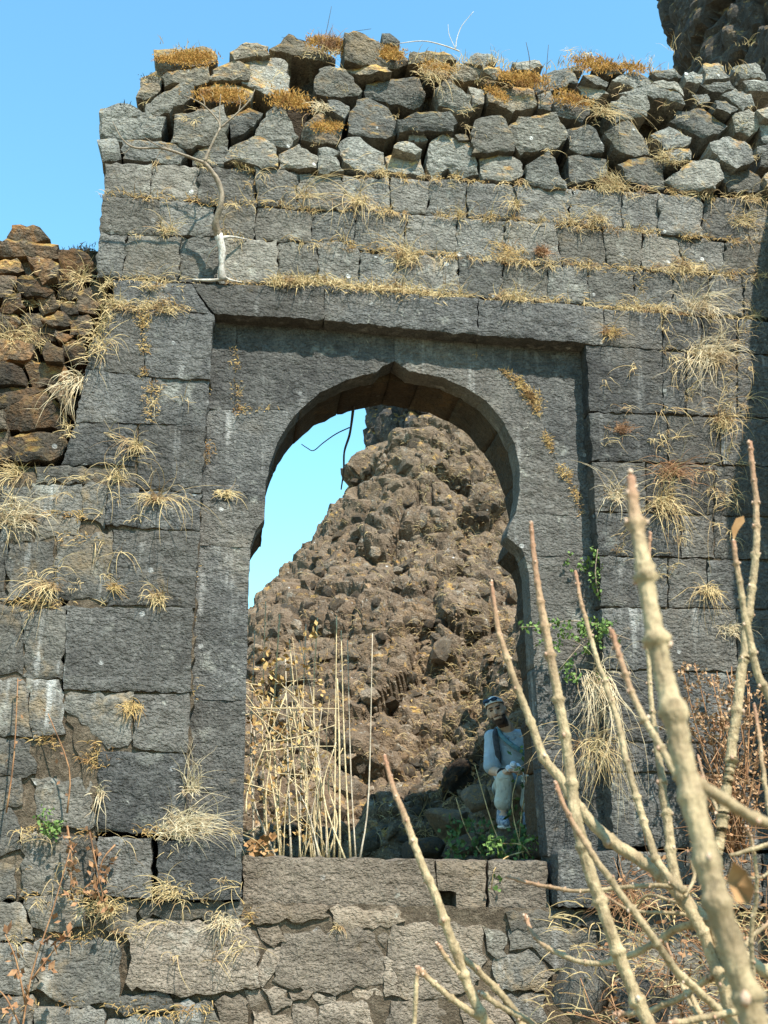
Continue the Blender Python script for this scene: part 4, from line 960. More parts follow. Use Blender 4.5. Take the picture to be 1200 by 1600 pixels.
sap('branch', [(319, 254, -.25), (300, 247, -.27), (255, 232, -.3), (212, 231, -.3), (191, 217, -.32), (176, 190, -.34)], [.014, .012, .009, .006, .003], M['sap'])
sap('branch', [(256, 232, -.3), (242, 225, -.32), (227, 215, -.35)], [.007, .005, .003], M['sap'])
sap('branch', [(319, 254, -.25), (330, 228, -.27), (344, 200, -.3)], [.016, .013, .011], M['sap'])
sap('branch', [(344, 201, -.3), (340, 188, -.31), (320, 166, -.33), (304, 156, -.34), (287, 149, -.36)], [.009, .008, .006, .003], M['sap'])
sap('branch', [(344, 200, -.3), (343, 175, -.31), (345, 147, -.33)], [.008, .006, .003], M['sap'])
sap('branch', [(344, 200, -.3), (365, 182, -.31), (390, 157, -.33), (398, 140, -.34)], [.009, .008, .006, .003], M['sap'])
sap('branch', [(320, 166, -.33), (318, 155, -.34), (313, 147, -.35)], [.005, .004, .002], M['sap'])

def twig(name, lines, off_is_y, mat, label, cat, r):
    base = None; e = None
    for k, pts in enumerate(lines):
        P = np.array([tuple(at_y(x, y, d)) for x, y, d in pts])
        if e is None: base = P[0]; e = empty(name, tuple(base)); tag(e, label, cat)
        Q = smooth_path(P, 4); V, Fc = tube(Q, np.linspace(r[k][0], r[k][1], len(Q)), 6); mesh_obj('stem' if k == 0 else 'branch', np.array(V) - base, Fc, mat, e, True)
    return e
twig('hanging_root', [[(553, 628, 7.72), (550, 655, 7.72), (546, 680, 7.74), (538, 706, 7.78), (537, 735, 7.8), (533, 765, 7.83)], [(546, 668, 7.73), (525, 678, 7.7), (505, 692, 7.68), (490, 704, 7.66), (480, 700, 7.66), (471, 694, 7.66)]], True, M['darktwig'], 'thin dark root dangling from the crown of the arch against the sky', 'root', [(.012, .006), (.005, .003)])
twig('crest_twig', [[(718, 80, 7.3), (690, 70, 7.25), (660, 64, 7.2), (622, 68, 7.15)], [(712, 76, 7.3), (714, 60, 7.3), (722, 40, 7.3), (740, 18, 7.3)], [(712, 77, 7.3), (702, 55, 7.3), (700, 38, 7.3)]], True, M['paletwig'], 'thin pale twig sprawling over the wall crest', 'twig', [(.006, .003), (.004, .002), (.003, .0015)])
twig('crest_twig', [[(852, 150, 7.3), (853, 120, 7.3), (857, 70, 7.3)], [(829, 120, 7.3), (827, 90, 7.3), (822, 66, 7.3)]], True, M['darktwig'], 'two hair thin dark stems standing on the crest right of middle', 'twig', [(.004, .002), (.004, .002)])
twig('crest_whip', [[(505, 72, 7.25), (512, 40, 7.25), (518, 10, 7.25)], [(500, 75, 7.25), (470, 62, 7.2), (440, 58, 7.2)], [(520, 75, 7.25), (545, 52, 7.25), (580, 45, 7.25)]], True, M['darktwig'], 'thin dark whips above the dark crest tuft', 'twig', [(.003, .0015)] * 3)
# ---------------------------------------------------------------- dry stalks inside the archway, left
M['stalk'] = bark('dry_stalk', (0.50, 0.38, 0.20), (0.70, 0.57, 0.35)); M['stalk2'] = bark('grey_stalk', (0.42, 0.34, 0.24), (0.58, 0.50, 0.38))
STK = empty('dry_stalk_clump', tuple(at_y(460, 1345, 8.25)[:2]) + (1.38,)); tag(STK, 'clump of tall dry pale stalks standing inside the archway at left', 'dry plant')
sb = np.array(STK.location)
rng = np.random.default_rng(77)
def stalk(pts, r, mat, nm='stalk'):
    P = np.array([tuple(at_y(*p)) for p in pts]); Q = smooth_path(P, 4)
    R = np.linspace(r, r * .45, len(Q)); R = R * (1 + .25 * (np.arange(len(Q)) % 4 == 0)); V, Fc = tube(Q, R, 6)
    return mesh_obj(nm, np.array(V) - sb, Fc, mat, STK, True)
fixed = [((468, 1345), (472, 1150), (478, 975)), ((522, 1345), (524, 1150), (526, 962)), ((548, 1345), (538, 1160), (533, 985)), ((556, 1345), (548, 1200), (543, 1000)), ((531, 1345), (530, 1160), (527, 1060)), ((505, 1345), (490, 1120), (496, 965)),
         ((562, 1345), (576, 1240), (582, 990)), ((440, 1345), (428, 1140), (437, 960)), ((415, 1345), (410, 1140), (415, 940)), ((400, 1345), (392, 1180), (398, 985)), ((490, 1345), (470, 1180), (452, 1000)), ((515, 1345), (500, 1210), (462, 1090)),
         ((455, 1345), (450, 1200), (446, 1030)), ((384, 1270), (392, 1220), (447, 1085)), ((540, 1345), (505, 1240), (525, 1160)), ((500, 1345), (478, 1260), (430, 1180))]
for k, t3 in enumerate(fixed):
    d = 8.05 + rng.uniform(0, .5); stalk([(x, y, d + j * .04) for j, (x, y) in enumerate(t3)], rng.uniform(.006, .010), M['stalk'] if k % 3 else M['stalk2'])
for k in range(22):
    x0 = rng.uniform(384, 520); d = 8.02 + rng.uniform(0, .6); top = rng.uniform(990, 1190); lean = rng.normal(-8, 26)
    stalk([(x0, 1346, d), (x0 + lean * .3 + rng.normal(0, 9), 1346 + (top - 1346) * .35, d), (x0 + lean * .6 + rng.normal(0, 11), 1346 + (top - 1346) * .7, d), (x0 + lean * rng.uniform(.8, 2.2), top, d + rng.uniform(-.1, .1))], rng.uniform(.003, .0085), M['stalk'] if k % 4 else M['stalk2'])
for k in range(34):      # broken, leaning pieces
    x0, y0 = rng.uniform(384, 480), rng.uniform(1060, 1300); d = 8.05 + rng.uniform(0, .4); a = rng.uniform(-1.1, 1.1); l = rng.uniform(40, 120)
    stalk([(x0 - l / 2 * math.cos(a), y0 - l / 2 * math.sin(a), d), (x0, y0 + rng.normal(0, 5), d), (x0 + l / 2 * math.cos(a), y0 + l / 2 * math.sin(a), d)], rng.uniform(.003, .006), M['stalk'])
V, Fc = [], []
leaves(rng, [np.array(at_y(rng.uniform(388, 500), rng.uniform(980, 1320), 8.2)) - sb for _ in range(110)], 4, .05, .035, V, Fc); mesh_obj('withered_leaves', V, Fc, M['tan'], STK)['kind'] = 'stuff'
V, Fc = [], []
leaves(rng, [np.array(at_y(rng.uniform(383, 425), rng.uniform(1298, 1338), 7.9)) for _ in range(12)], 3, .085, .02, V, Fc)
o = mesh_obj('dead_leaves', V, Fc, M['brownleaf']); tag(o, 'curled orange brown dead leaves on the left end of the threshold', 'dead leaves')
# thin dry grass on the hill
hp = []
for k in range(1100):
    px, py = rng.uniform(480, 810), rng.uniform(690, 1330)
    if rng.random() > .2 + .8 * (px > 650): continue
    p = hit_hill(px, py)
    if p is not None: hp += [np.array(p)] * 4
V, Fc = blades(rng, len(hp), .17, .8, .6, 1.6, .0032, .04, segs=3, start=np.array(hp)); o = mesh_obj('hill_grass', V, Fc, M['straw']); tag(o, kind='stuff')

# ---------------------------------------------------------------- green plants
def leafy(name, pts, n, size, spread, mat, label, stems=None, stem_mat=None):
    P = [np.array(p) for p in pts]; base = P[0]; e = empty(name, tuple(base)); tag(e, label, 'plant')
    V, Fc = [], []; leaves(np.random.default_rng(len(label)), [p - base for p in P], n, size, spread, V, Fc); mesh_obj('leaves', V, Fc, mat, e)
    V, Fc = [], []
    for s in (stems or []):
        Q = smooth_path([np.array(q) - base for q in s], 3); tube(Q, np.linspace(.006, .003, len(Q)), 5, V, Fc)
    if V: mesh_obj('stems', V, Fc, stem_mat or M['sap'], e, True)
    return e
wl3 = lambda x, y, o: tuple(W2(*loc3(x, y, o)))
r5 = np.random.default_rng(9)
leafy('creeper', [wl3(r5.uniform(845, 965), 970 + abs(r5.normal(0, 14)) + 0.0 * k, -.02 + r5.uniform(-.12, .05)) for k in range(46)] + [wl3(r5.uniform(858, 945), r5.uniform(985, 1065), r5.uniform(-.12, .05)) for k in range(26)] + [wl3(x, y, .02) for x, y in [(815, 978), (822, 980), (832, 980), (840, 978)]],
      7, .034, .018, M['green'], 'green creeper hanging across the right jamb', [[wl3(935, 975, .05), wl3(890, 970, -.05), wl3(845, 978, -.03), wl3(812, 980, .0)], [wl3(935, 975, .05), wl3(905, 1010, -.1), wl3(870, 1050, -.08)], [wl3(935, 975, .02), wl3(960, 990, -.05), wl3(985, 1000, -.03)]])
leafy('small_fern', [wl3(932 + r5.normal(0, 5), y, .02) for y in np.linspace(860, 930, 22)] + [wl3(890 + r5.uniform(-15, 30), 885 + r5.normal(0, 6), PAN - .04) for _ in range(10)], 6, .03, .012, M['green'], 'small green sprig in the rebate above the creeper', [[wl3(935, 935, .04), wl3(930, 895, .0), wl3(934, 858, .0)]])
beardV, beardF = blades(np.random.default_rng(12), 120, .85, .12, -.3, 3.2, .0018, .06, segs=9, wild=True)
o = mesh_obj('hanging_grass', beardV, beardF, M['pale']); o.location = wl3(925, 1060, 0.0); o.rotation_euler = (0, 0, YAW); tag(o, 'long beard of pale dry grass hanging under the green creeper', 'grass tuft')
o = mesh_obj('hanging_grass', *blades(np.random.default_rng(13), 110, .5, .2, -.1, 3.0, .002, .06, segs=7, wild=True), M['straw']); o.location = wl3(930, 1170, -.01); o.rotation_euler = (0, 0, YAW); tag(o, 'brownish dry grass tangle at the lower end of the pale beard', 'grass tuft')
leafy('green_weed', [wl3(80 + r5.normal(0, 8), 1290 + r5.normal(0, 9), -.05 + r5.uniform(-.05, .03)) for _ in range(20)], 6, .03, .015, M['green'], 'small green weed left of the plinth straw', [[wl3(80, 1302, 0), wl3(82, 1280, -.05)]])
g1 = [at_y(r5.uniform(700, 870), 1250 + 90 * r5.random() ** .6, r5.uniform(8.15, 8.6)) for _ in range(70)]
g2 = [at_y(r5.uniform(795, 880), r5.uniform(1170, 1340), r5.uniform(8.0, 8.3)) for _ in range(26)]
leafy('green_shrub', g1 + g2, 6, .05, .03, M['dkgreen'], 'straggly green shrub at the feet of the seated person', [[at_y(810, 1345, 8.2), at_y(815, 1270, 8.15), at_y(832, 1195, 8.1)], [at_y(820, 1345, 8.1), at_y(800, 1260, 8.15), at_y(812, 1200, 8.15)], [at_y(795, 1345, 8.1), at_y(770, 1290, 8.1), at_y(742, 1195, 8.15)], [at_y(760, 1345, 8.3), at_y(730, 1300, 8.3), at_y(712, 1245, 8.3)], [at_y(830, 1345, 8.0), at_y(850, 1300, 7.95), at_y(880, 1265, 7.9)]], M['straw'])
g3 = [at_y(r5.uniform(760, 850), r5.uniform(1310, 1350), 7.75 + r5.uniform(-.15, .1)) for _ in range(30)]
leafy('trailing_weed', g3 + [wl3(770, 1385, PAN - .05), wl3(775, 1370, PAN - .05)], 6, .04, .02, M['green'], 'pale green weed trailing over the threshold', [[at_y(820, 1330, 7.7), at_y(790, 1340, 7.6), wl3(772, 1360, .03), wl3(768, 1390, .06)], [at_y(830, 1340, 7.7), at_y(815, 1320, 7.65), at_y(785, 1318, 7.65)]], M['straw'])

# dried seed-head bush at the right, against the shaded wall
bs, bc = [], []
root = np.array(wl3(1150, 1330, -.25))
for k in range(30):
    x, y = r5.uniform(1045, 1195), r5.uniform(985, 1290); 
    if x < 1080 and y > 1130: y -= 120
    o_ = -.3 + r5.uniform(-.2, .2); tip = np.array(wl3(x, y, o_)); mid_ = (root + tip) / 2 + r5.normal(0, .05, 3); bs.append([root + r5.normal(0, .04, 3), mid_, tip])
    for j in range(9): bc.append(tip + (mid_ - tip) * r5.uniform(0, .75) + r5.normal(0, .025, 3))
M['seed'] = straw('seed_heads', (0.30, 0.17, 0.085), (0.46, 0.30, 0.17), (0.2, 0.11, 0.06))
leafy('seedhead_bush', [root] + bc, 9, .03, .016, M['seed'], 'dry bush with brown fluffy seed heads at the right', bs, M['rust'])
# weeds at the lower left with curled brown leaves
def weed(name, stems, label, nl=5, size=.05, mat='rust'):
    return leafy(name, [stems[0][0]] + [np.array(s[-1]) * t + np.array(s[0]) * (1 - t) + r5.normal(0, .02, 3) for s in stems for t in np.linspace(.25, 1, 7)], nl, size, .018, M[mat], label, stems, M[mat])
weed('dry_weed', [[wl3(30, 1640, -.3), wl3(50, 1520, -.3), wl3(80, 1430, -.28), wl3(112, 1320, -.25)], [wl3(50, 1530, -.3), wl3(80, 1490, -.3), wl3(112, 1455, -.3)], [wl3(40, 1570, -.3), wl3(25, 1500, -.32), wl3(8, 1460, -.34)], [wl3(30, 1600, -.3), wl3(10, 1560, -.3), wl3(-10, 1540, -.3)]], 'rusty dry weed with curled leaves at the lower left corner', 2, .06)
weed('dry_weed', [[wl3(140, 1300, -.1), wl3(150, 1350, -.12), wl3(165, 1420, -.12)], [wl3(105, 1290, -.1), wl3(112, 1340, -.12), wl3(110, 1390, -.12)], [wl3(180, 1320, -.1), wl3(160, 1345, -.12), wl3(148, 1400, -.12)]], 'brown withered weed hanging over the left plinth', 5, .045)
weed('dry_weed', [[wl3(10, 1270, -.1), wl3(22, 1180, -.1), wl3(28, 1060, -.08)], [wl3(105, 1270, -.08), wl3(108, 1200, -.1), wl3(75, 1115, -.08)]], 'thin reddish stems climbing the wall near the left edge', 1, .03)

# boulder and brushwood at the foot of the wall, right
bo = mesh_obj('boulder', None, None, None, None, mesh=rock_mesh('boulder', 911, 4, M['lower'], (1, .8, .62), 8))
c = at_y(908, 1542, 6.75); bo.location = c; bo.scale = (.27, .26, .34); bo.rotation_euler = (0, rad(-25), .3); tag(bo, 'grey boulder lying at the foot of the wall at lower right', 'boulder')
bo = mesh_obj('boulder', None, None, None, None, mesh=rock_mesh('boulder', 917, 3, M['lower'], (1, .8, .62), 8))
c = at_y(1000, 1570, 6.7); bo.location = c; bo.scale = (.2, .2, .3); bo.rotation_euler = (0, rad(30), 1.3); tag(bo, 'smaller stone behind brushwood right of the boulder', 'boulder')
V, Fc = [], []
for k in range(380):
    px, py = r5.uniform(930, 1230), 1620 - 480 * r5.random() ** 1.5
    if px < 975 and py < 1480: continue
    if py < 1330 and px < 1060 + (1330 - py) * .25: continue
    p = np.array(at_y(px, py, r5.uniform(6.3, 6.95))); d = norm(r5.normal(size=3) * np.array([1, .5, .8])) * r5.uniform(.06, .22)
    Q = smooth_path([p - d, p + r5.normal(0, .02, 3), p + d + r5.normal(0, .03, 3)], 3); tube(Q, np.linspace(.0035, .0015, len(Q)), 4, V, Fc)
    if k % 2: leaves(r5, [p + d], 3, .04, .02, V, Fc)
o = mesh_obj('brushwood', V, Fc, M['rust']); tag(o, kind='stuff')
V, Fc = [], []
for k in range(120):
    px, py = r5.uniform(860, 1230), r5.uniform(1400, 1620)
    p = np.array(at_y(px, py, r5.uniform(6.3, 6.9))); v, f = blades(r5, 3, .2, 1.0, .4, 1.2, .003, .02, segs=4); b = len(V); V += [q + p for q in v]; Fc += [tuple(x + b for x in g_) for g_ in f]
o = mesh_obj('dry_litter', V, Fc, M['straw']); tag(o, kind='stuff')

# ---------------------------------------------------------------- bare budding shrubs in the foreground
M['stem'] = bark('budding_stem', (0.24, 0.17, 0.09), (0.45, 0.34, 0.19), (0.29, 0.135, 0.075)); M['bud'] = bark('pale_bud', (0.40, 0.22, 0.13), (0.60, 0.45, 0.32)); M['nodeb'] = bark('node_scar', (0.42, 0.33, 0.22), (0.66, 0.58, 0.44))
bud_me = rock_mesh('bud_shape', 33, 1, None, (1, 1, 1), 3); BV = np.array([v.co[:] for v in bud_me.vertices]); BF = [tuple(p.vertices) for p in bud_me.polygons]; bpy.data.meshes.remove(bud_me)
def shrub(name, root, stems, label):
    e = empty(name, tuple(root)); tag(e, label, 'shrub'); rt = np.array(root)
    for si, (pts, w, depth, tipf) in enumerate(stems):
        rg = np.random.default_rng(600 + si + len(label)); n = len(pts)
        dep = np.interp(np.linspace(0, 1, n), np.linspace(0, 1, len(depth)), depth); ww = np.interp(np.linspace(0, 1, n), np.linspace(0, 1, len(w)), w)
        P, Rr = [], []
        for (x, y), d, pxw in zip(pts, dep, ww):
            q = at_y(x, y, d); P.append(tuple(q)); z = (q - CAM).dot(FWD); Rr.append(pxw * .44 * z / F_PX)
        Q = smooth_path(P, 8); R = np.interp(np.linspace(0, n - 1, len(Q)), range(n), Rr)
        seg = np.concatenate([[0], np.cumsum(np.linalg.norm(np.diff(Q, axis=0), axis=1))]); m = max(16, int(seg[-1] / (R.mean() * .55)))
        s2 = np.linspace(0, seg[-1], m); Q = np.stack([np.interp(s2, seg, Q[:, k]) for k in range(3)], 1); R = np.interp(s2, seg, R)
        sp = R.mean() * 9; nodes = []; s = sp * .25
        while s < seg[-1]: nodes.append(s); s += sp * (0.35 + .75 * min(1, s / (seg[-1] * .35 + 1e-6))) * rg.uniform(.8, 1.3)
        R0 = R.copy()
        if name == 'bare_shrub' and si == 0 and len(stems) == 2:
            for fx, fy in ((990, 790), (1003, 868), (1018, 885), (1023, 985), (1052, 1105), (1086, 1245), (1128, 1418)):
                q = np.array(at_y(fx, fy, 1.0)); s0 = s2[int(np.argmin(np.linalg.norm(Q - q, axis=1)))]; R = R * (1 + .34 * np.exp(-((s2 - s0) / (R0 * .45)) ** 2))
        for s in nodes: R = R * (1 + rg.uniform(.25, .55) * np.exp(-((s2 - s) / (R0 * .5)) ** 2))
        Q = Q + np.stack([vnoise(np.stack([s2 / (R0.mean() * 5), s2 * 0 + c_, s2 * 0], 1), si) for c_ in (1.5, 4.5, 8.5)], 1) * R[:, None] * .35 + rg.normal(0, 1, Q.shape) * R[:, None] * .03
        V, Fc = tube(Q, R, 12, jit=.05, rng=rg); o = mesh_obj('stem', np.array(V) - rt, Fc, M['stem'], e, True)
        tv = np.clip(1 - s2 / (seg[-1] * tipf + 1e-6), 0, 1) * .85; att = o.data.attributes.new('tip', 'FLOAT', 'POINT'); att.data.foreach_set('value', np.repeat(tv, 12))
        V, Fc = [], []; T = norm(np.gradient(Q, axis=0))
        for j, s in enumerate(nodes):
            i = int(np.argmin(abs(s2 - s)))
            for a in ((0, math.pi) if j % 2 else (math.pi * .5, math.pi * 1.5)):
                if rg.random() < .3: continue
                a += rg.normal(0, .5)
                ax = norm(np.cross(T[i], np.array([0, 1, 0]))); ay = np.cross(T[i], ax); dd = ax * math.cos(a + .4) + ay * math.sin(a + .4)
                r = R[i] * rg.uniform(.2, .42) + .0005; b = len(V); V += list(BV * r * np.array([1, 1, 1.25]) + Q[i] + dd * R[i] * .95); Fc += [tuple(k + b for k in f) for f in BF]
        for k in range(4):   # bud cluster at the tip
            r = R[0] * rg.uniform(.7, 1.1); b = len(V); V += list(BV * r + Q[0] - T[0] * r * k * .9 * -1 + rg.normal(0, R[0] * .4, 3)); Fc += [tuple(q + b for q in f) for f in BF]
        ob = mesh_obj('buds', np.array(V) - rt, Fc, M['bud'], o, True); ob['kind'] = 'stuff'
    return e
def gpt(px, y): q = at_y(px, 1600, y); return (q.x, y, float(ground_z(np.array(q.x), np.array(y))))
# the nearest stem, out of focus
near = shrub('bare_shrub', gpt(1215, 0.95), [
    ([(985, 745), (990, 790), (1000, 850), (1012, 930), (1022, 985), (1036, 1050), (1052, 1110), (1074, 1205), (1088, 1265), (1108, 1350), (1128, 1425), (1158, 1530), (1188, 1640), (1230, 1800), (1260, 2100)], [14, 25, 31, 35, 39, 41, 44, 47, 52, 62], [1.05, 1.0, .95], .12),
    ([(1245, 1308), (1200, 1288), (1150, 1262), (1092, 1225)], [15, 20, 24], [1.02, 1.0], .05)], 'thick knobbly bare stem nearest the camera, out of focus')
lf = []
lq = [(1145, 1345), (1135, 1375), (1150, 1410), (1172, 1412), (1180, 1390), (1168, 1362)]
LP = np.array([tuple(at_y(x, y, .97 + .02 * (k % 2))) for k, (x, y) in enumerate(lq)]); lc = LP.mean(0) + np.array([0, .02, 0])
o = mesh_obj('leaf', np.vstack([LP, [lc]]) - np.array(near.location), [(i, (i + 1) % 6, 6) for i in range(6)], M['brownleaf'], near, True); o['label'] = 'curled brown dead leaf'
BASE = gpt(1200, 2.1)
shrub('bare_shrub', BASE, [
    ([(829, 815), (838, 900), (848, 960), (862, 1030), (880, 1130), (893, 1230), (902, 1285), (925, 1370), (955, 1460), (990, 1550), (1020, 1620), (1090, 1800), (1150, 2000)], [7, 14, 18, 22, 22, 24, 26], [2.2, 2.1, 2.05], .3),
    ([(767, 910), (780, 990), (800, 1050), (830, 1130), (852, 1185), (880, 1225), (925, 1285), (980, 1330), (1030, 1365), (1075, 1410), (1140, 1500), (1190, 1700), (1200, 2000)], [7, 12, 16, 20, 24, 28, 30], [2.4, 2.3, 2.1], .2),
    ([(868, 1222), (888, 1275), (918, 1322), (960, 1385), (1010, 1450), (1060, 1520), (1110, 1565), (1170, 1640), (1200, 1800)], [7, 12, 14, 16], [2.0, 1.95, 2.05], .25),
    ([(899, 893), (910, 950), (930, 1020), (960, 1110), (975, 1170), (990, 1230), (1008, 1290), (1025, 1340), (1045, 1372), (1070, 1395)], [6, 10, 13, 15], [2.35, 2.2, 2.1], .25),
    ([(955, 985), (970, 1030), (987, 1085), (1010, 1130), (1030, 1165), (1058, 1215), (1100, 1320), (1130, 1450)], [9, 13, 14], [1.5, 1.4], .4),
    ([(1015, 832), (1012, 950), (1016, 1080), (1025, 1150), (1035, 1220), (1045, 1300), (1055, 1370), (1078, 1420), (1130, 1540), (1180, 1750)], [6, 9, 16, 20, 22], [2.3, 2.2, 2.1], .2),
    ([(1172, 690), (1181, 780), (1182, 860), (1172, 950), (1160, 1040), (1146, 1150), (1132, 1250), (1122, 1330), (1120, 1450), (1150, 1650), (1180, 1850)], [8, 14, 18, 20, 22], [2.3, 2.2, 2.1], .2),
    ([(1146, 845), (1154, 900), (1165, 970), (1180, 1040), (1202, 1095), (1235, 1180), (1250, 1400), (1220, 1700)], [8, 12, 16, 18], [2.0, 2.0], .1),
    ([(790, 1370), (830, 1380), (900, 1392), (960, 1388), (1020, 1384), (1072, 1388)], [5, 7, 9], [2.3, 2.15], .5),
    ([(820, 1430), (835, 1462), (870, 1490), (930, 1505), (990, 1490), (1030, 1470), (1060, 1450), (1120, 1446)], [7, 9, 12, 14], [2.5, 2.2], .3),
    ([(960, 1585), (1010, 1580), (1060, 1560), (1110, 1528), (1150, 1505)], [9, 11, 12], [2.3, 2.1], .2),
    ([(1250, 1315), (1200, 1320), (1160, 1332), (1140, 1336)], [9, 8, 6], [1.9, 1.9], .3),
    ([(1166, 1290), (1178, 1330), (1182, 1400), (1174, 1460), (1180, 1560)], [5, 7, 9], [1.9, 1.95], .2),
    ([(1178, 1100), (1188, 1160), (1196, 1230), (1215, 1330)], [5, 8, 10], [2.2, 2.1], .6),
    ([(1262, 1540), (1200, 1520), (1160, 1490), (1120, 1450)], [22, 20, 18], [2.1, 2.1], .05),
    ([(1040, 1500), (1070, 1540), (1100, 1600), (1150, 1720)], [8, 10, 12], [2.4, 2.2], .2),
    ([(1045, 1600), (1100, 1590), (1160, 1580), (1220, 1600)], [10, 12, 14], [2.0, 2.0], .1),
    ([(985, 1440), (1010, 1400), (1050, 1408), (1090, 1420)], [4, 5, 7], [2.4, 2.2], .3), ([(1075, 1330), (1085, 1370), (1070, 1400)], [4, 6, 7], [2.2, 2.1], .4), ([(940, 1395), (985, 1422), (1060, 1428), (1120, 1440)], [4, 6, 7], [2.3, 2.15], .3),
    ([(1040, 1470), (1062, 1530), (1082, 1575), (1120, 1640)], [4, 6, 8], [2.4, 2.2], .3), ([(1215, 1350), (1190, 1370), (1160, 1372)], [5, 5, 4], [2.0, 2.0], .3), ([(1090, 1180), (1105, 1230), (1128, 1280)], [4, 5, 6], [2.5, 2.3], .4), ([(1205, 1440), (1170, 1470), (1140, 1520)], [6, 8, 10], [2.2, 2.1], .2)],
    'many-stemmed bare shrub with pinkish buds filling the lower right')
shrub('bare_shrub', gpt(820, 2.4), [
    ([(600, 1180), (614, 1230), (630, 1270), (652, 1332), (682, 1400), (705, 1468), (730, 1540), (762, 1605), (800, 1720), (815, 1900)], [7, 12, 16, 18, 22], [2.5, 2.4, 2.4], .25),
    ([(683, 1475), (698, 1498), (716, 1520), (725, 1532)], [7, 8, 9], [2.4, 2.4], .4),
    ([(706, 1466), (725, 1498), (748, 1520), (785, 1555), (815, 1605), (825, 1700)], [10, 12, 14], [2.42, 2.45], .02),
    ([(750, 1550), (775, 1568), (805, 1585), (840, 1612), (850, 1700)], [9, 11, 12], [2.4, 2.4], .05),
    ([(652, 1512), (672, 1530), (700, 1556), (740, 1585), (775, 1612), (810, 1700)], [9, 11, 14], [2.4, 2.4], .1),
    ([(653, 1512), (649, 1545), (648, 1580), (646, 1640), (650, 1750)], [8, 8, 9], [2.4, 2.4], .1)],
    'smaller bare shrub rising at bottom centre in front of the threshold')
# drooping yellow leaf on the right-hand stem
o = mesh_obj('leaf', [tuple(at_y(x, y, 2.0)) for x, y in [(1146, 846), (1143, 825), (1150, 810), (1162, 806), (1164, 815), (1154, 828)]], [(0, 1, 2, 5), (2, 3, 4, 5)], M['brownleaf']); tag(o, 'small drooping yellow brown leaf between the two right-hand stems', 'leaf')
# ---------------------------------------------------------------- seated person behind the right jamb
def cloth(name, a, b, sc=40, rough=.85):
    t = NT(name); v = t.coords(False); n = t.noise(v, sc, 3); return t.done(t.mix(t.ramp(n, .3, .7), a, b), rough, t.bump(t.noise(v, 14, 4, .6, .8), .7, .035))
M['skin'] = cloth('skin', (0.54, 0.34, 0.235), (0.62, 0.41, 0.29), 20, .55); M['beard'] = cloth('stubble', (0.06, 0.04, 0.03), (0.12, 0.075, 0.055)); M['eye'] = cloth('eye', (.02, .015, .012), (.03, .02, .018), 20, .3)
M['shirt'] = cloth('shirt_cotton', (0.34, 0.42, 0.49), (0.43, 0.52, 0.60), 9); M['trouser'] = cloth('trouser_cotton', (0.44, 0.44, 0.38), (0.58, 0.58, 0.51), 9); M['cap'] = cloth('cap_cotton', (.68, .66, .62), (.8, .78, .75))
M['strap'] = cloth('strap_webbing', (.045, .05, .06), (.075, .08, .09)); M['teal'] = cloth('teal_strap', (.10, .21, .25), (.14, .27, .31)); M['shoe'] = cloth('shoe_fabric', (.10, .14, .22), (.42, .45, .5), 60); M['lens'] = cloth('sunglass_lens', (.01, .02, .05), (.03, .10, .2), 30, .15); M['silver'] = cloth('camera_metal', (.62, .64, .68), (.72, .74, .78), 10, .35); M['rubber'] = cloth('black_rubber', (.02, .02, .02), (.035, .035, .035))
PY = 9.4
def J(px, py, dy=0.0): return np.array(at_y(px, py, PY + dy))
class Blob:
    def __init__(s): s.bm = bmesh.new()
    def ell(s, c, r, rot=None):
        m = Matrix.Translation(Vector(c)) @ (rot.to_4x4() if rot is not None else Matrix.Identity(4)) @ Matrix.Diagonal((*r, 1))
        bmesh.ops.create_icosphere(s.bm, subdivisions=3, radius=1, matrix=m); return s
    def limb(s, pts, rads):
        Q = smooth_path(pts, 6) if len(pts) > 2 else np.linspace(pts[0], pts[1], 8); R = np.interp(np.linspace(0, 1, len(Q)), np.linspace(0, 1, len(rads)), rads)
        V, Fc = tube(Q, R, 12); vs = [s.bm.verts.new(v) for v in V]
        for f in Fc: s.bm.faces.new([vs[i] for i in f])
        s.ell(Q[0], (R[0],) * 3); s.ell(Q[-1], (R[-1],) * 3); return s
    def done(s, name, mats, parent, base, voxel=.009, smooth=3, mat_fn=None):
        me = bpy.data.meshes.new(name + '_raw'); s.bm.to_mesh(me); s.bm.free(); o = bpy.data.objects.new(name, me); COL.objects.link(o)
        md = o.modifiers.new('r', 'REMESH'); md.mode = 'VOXEL'; md.voxel_size = voxel
        sm_ = o.modifiers.new('s', 'SMOOTH'); sm_.factor = .5; sm_.iterations = smooth
        dg = bpy.context.evaluated_depsgraph_get(); new = bpy.data.meshes.new_from_object(o.evaluated_get(dg)); o.modifiers.clear(); o.data = new; bpy.data.meshes.remove(me)
        new.name = name
        n = len(new.vertices); co = np.empty(n * 3); new.vertices.foreach_get('co', co); co = co.reshape(-1, 3)
        new.materials.clear()
        for m in mats: new.materials.append(m)
        if mat_fn is not None:
            for p in new.polygons: p.material_index = mat_fn(np.array(p.center))
        new.vertices.foreach_set('co', (co - base).ravel()); new.shade_smooth(); new.update()
        o.parent = parent; return o
foot = J(788, 1297, -.55)
PER = empty('person', tuple(foot)); tag(PER, 'person in blue grey polo shirt and cap sitting behind the jamb, holding a camera', 'person')
hc = J(776, 1112, -.22); hrot = Matrix.Rotation(rad(-17), 3, 'Y') @ Matrix.Rotation(rad(-14), 3, 'Z') @ Matrix.Rotation(rad(6), 3, 'X')
hv = lambda x, y, z: hc + np.array(hrot @ Vector((x, y, z)))
neck = J(795, 1143, -.12)
shR, shL = J(769, 1152, -.12), J(835, 1147, -.1); elR, elL = J(769, 1204, -.22), J(846, 1200, -.2); wrR, wrL = J(786, 1209, -.46), J(813, 1206, -.46)
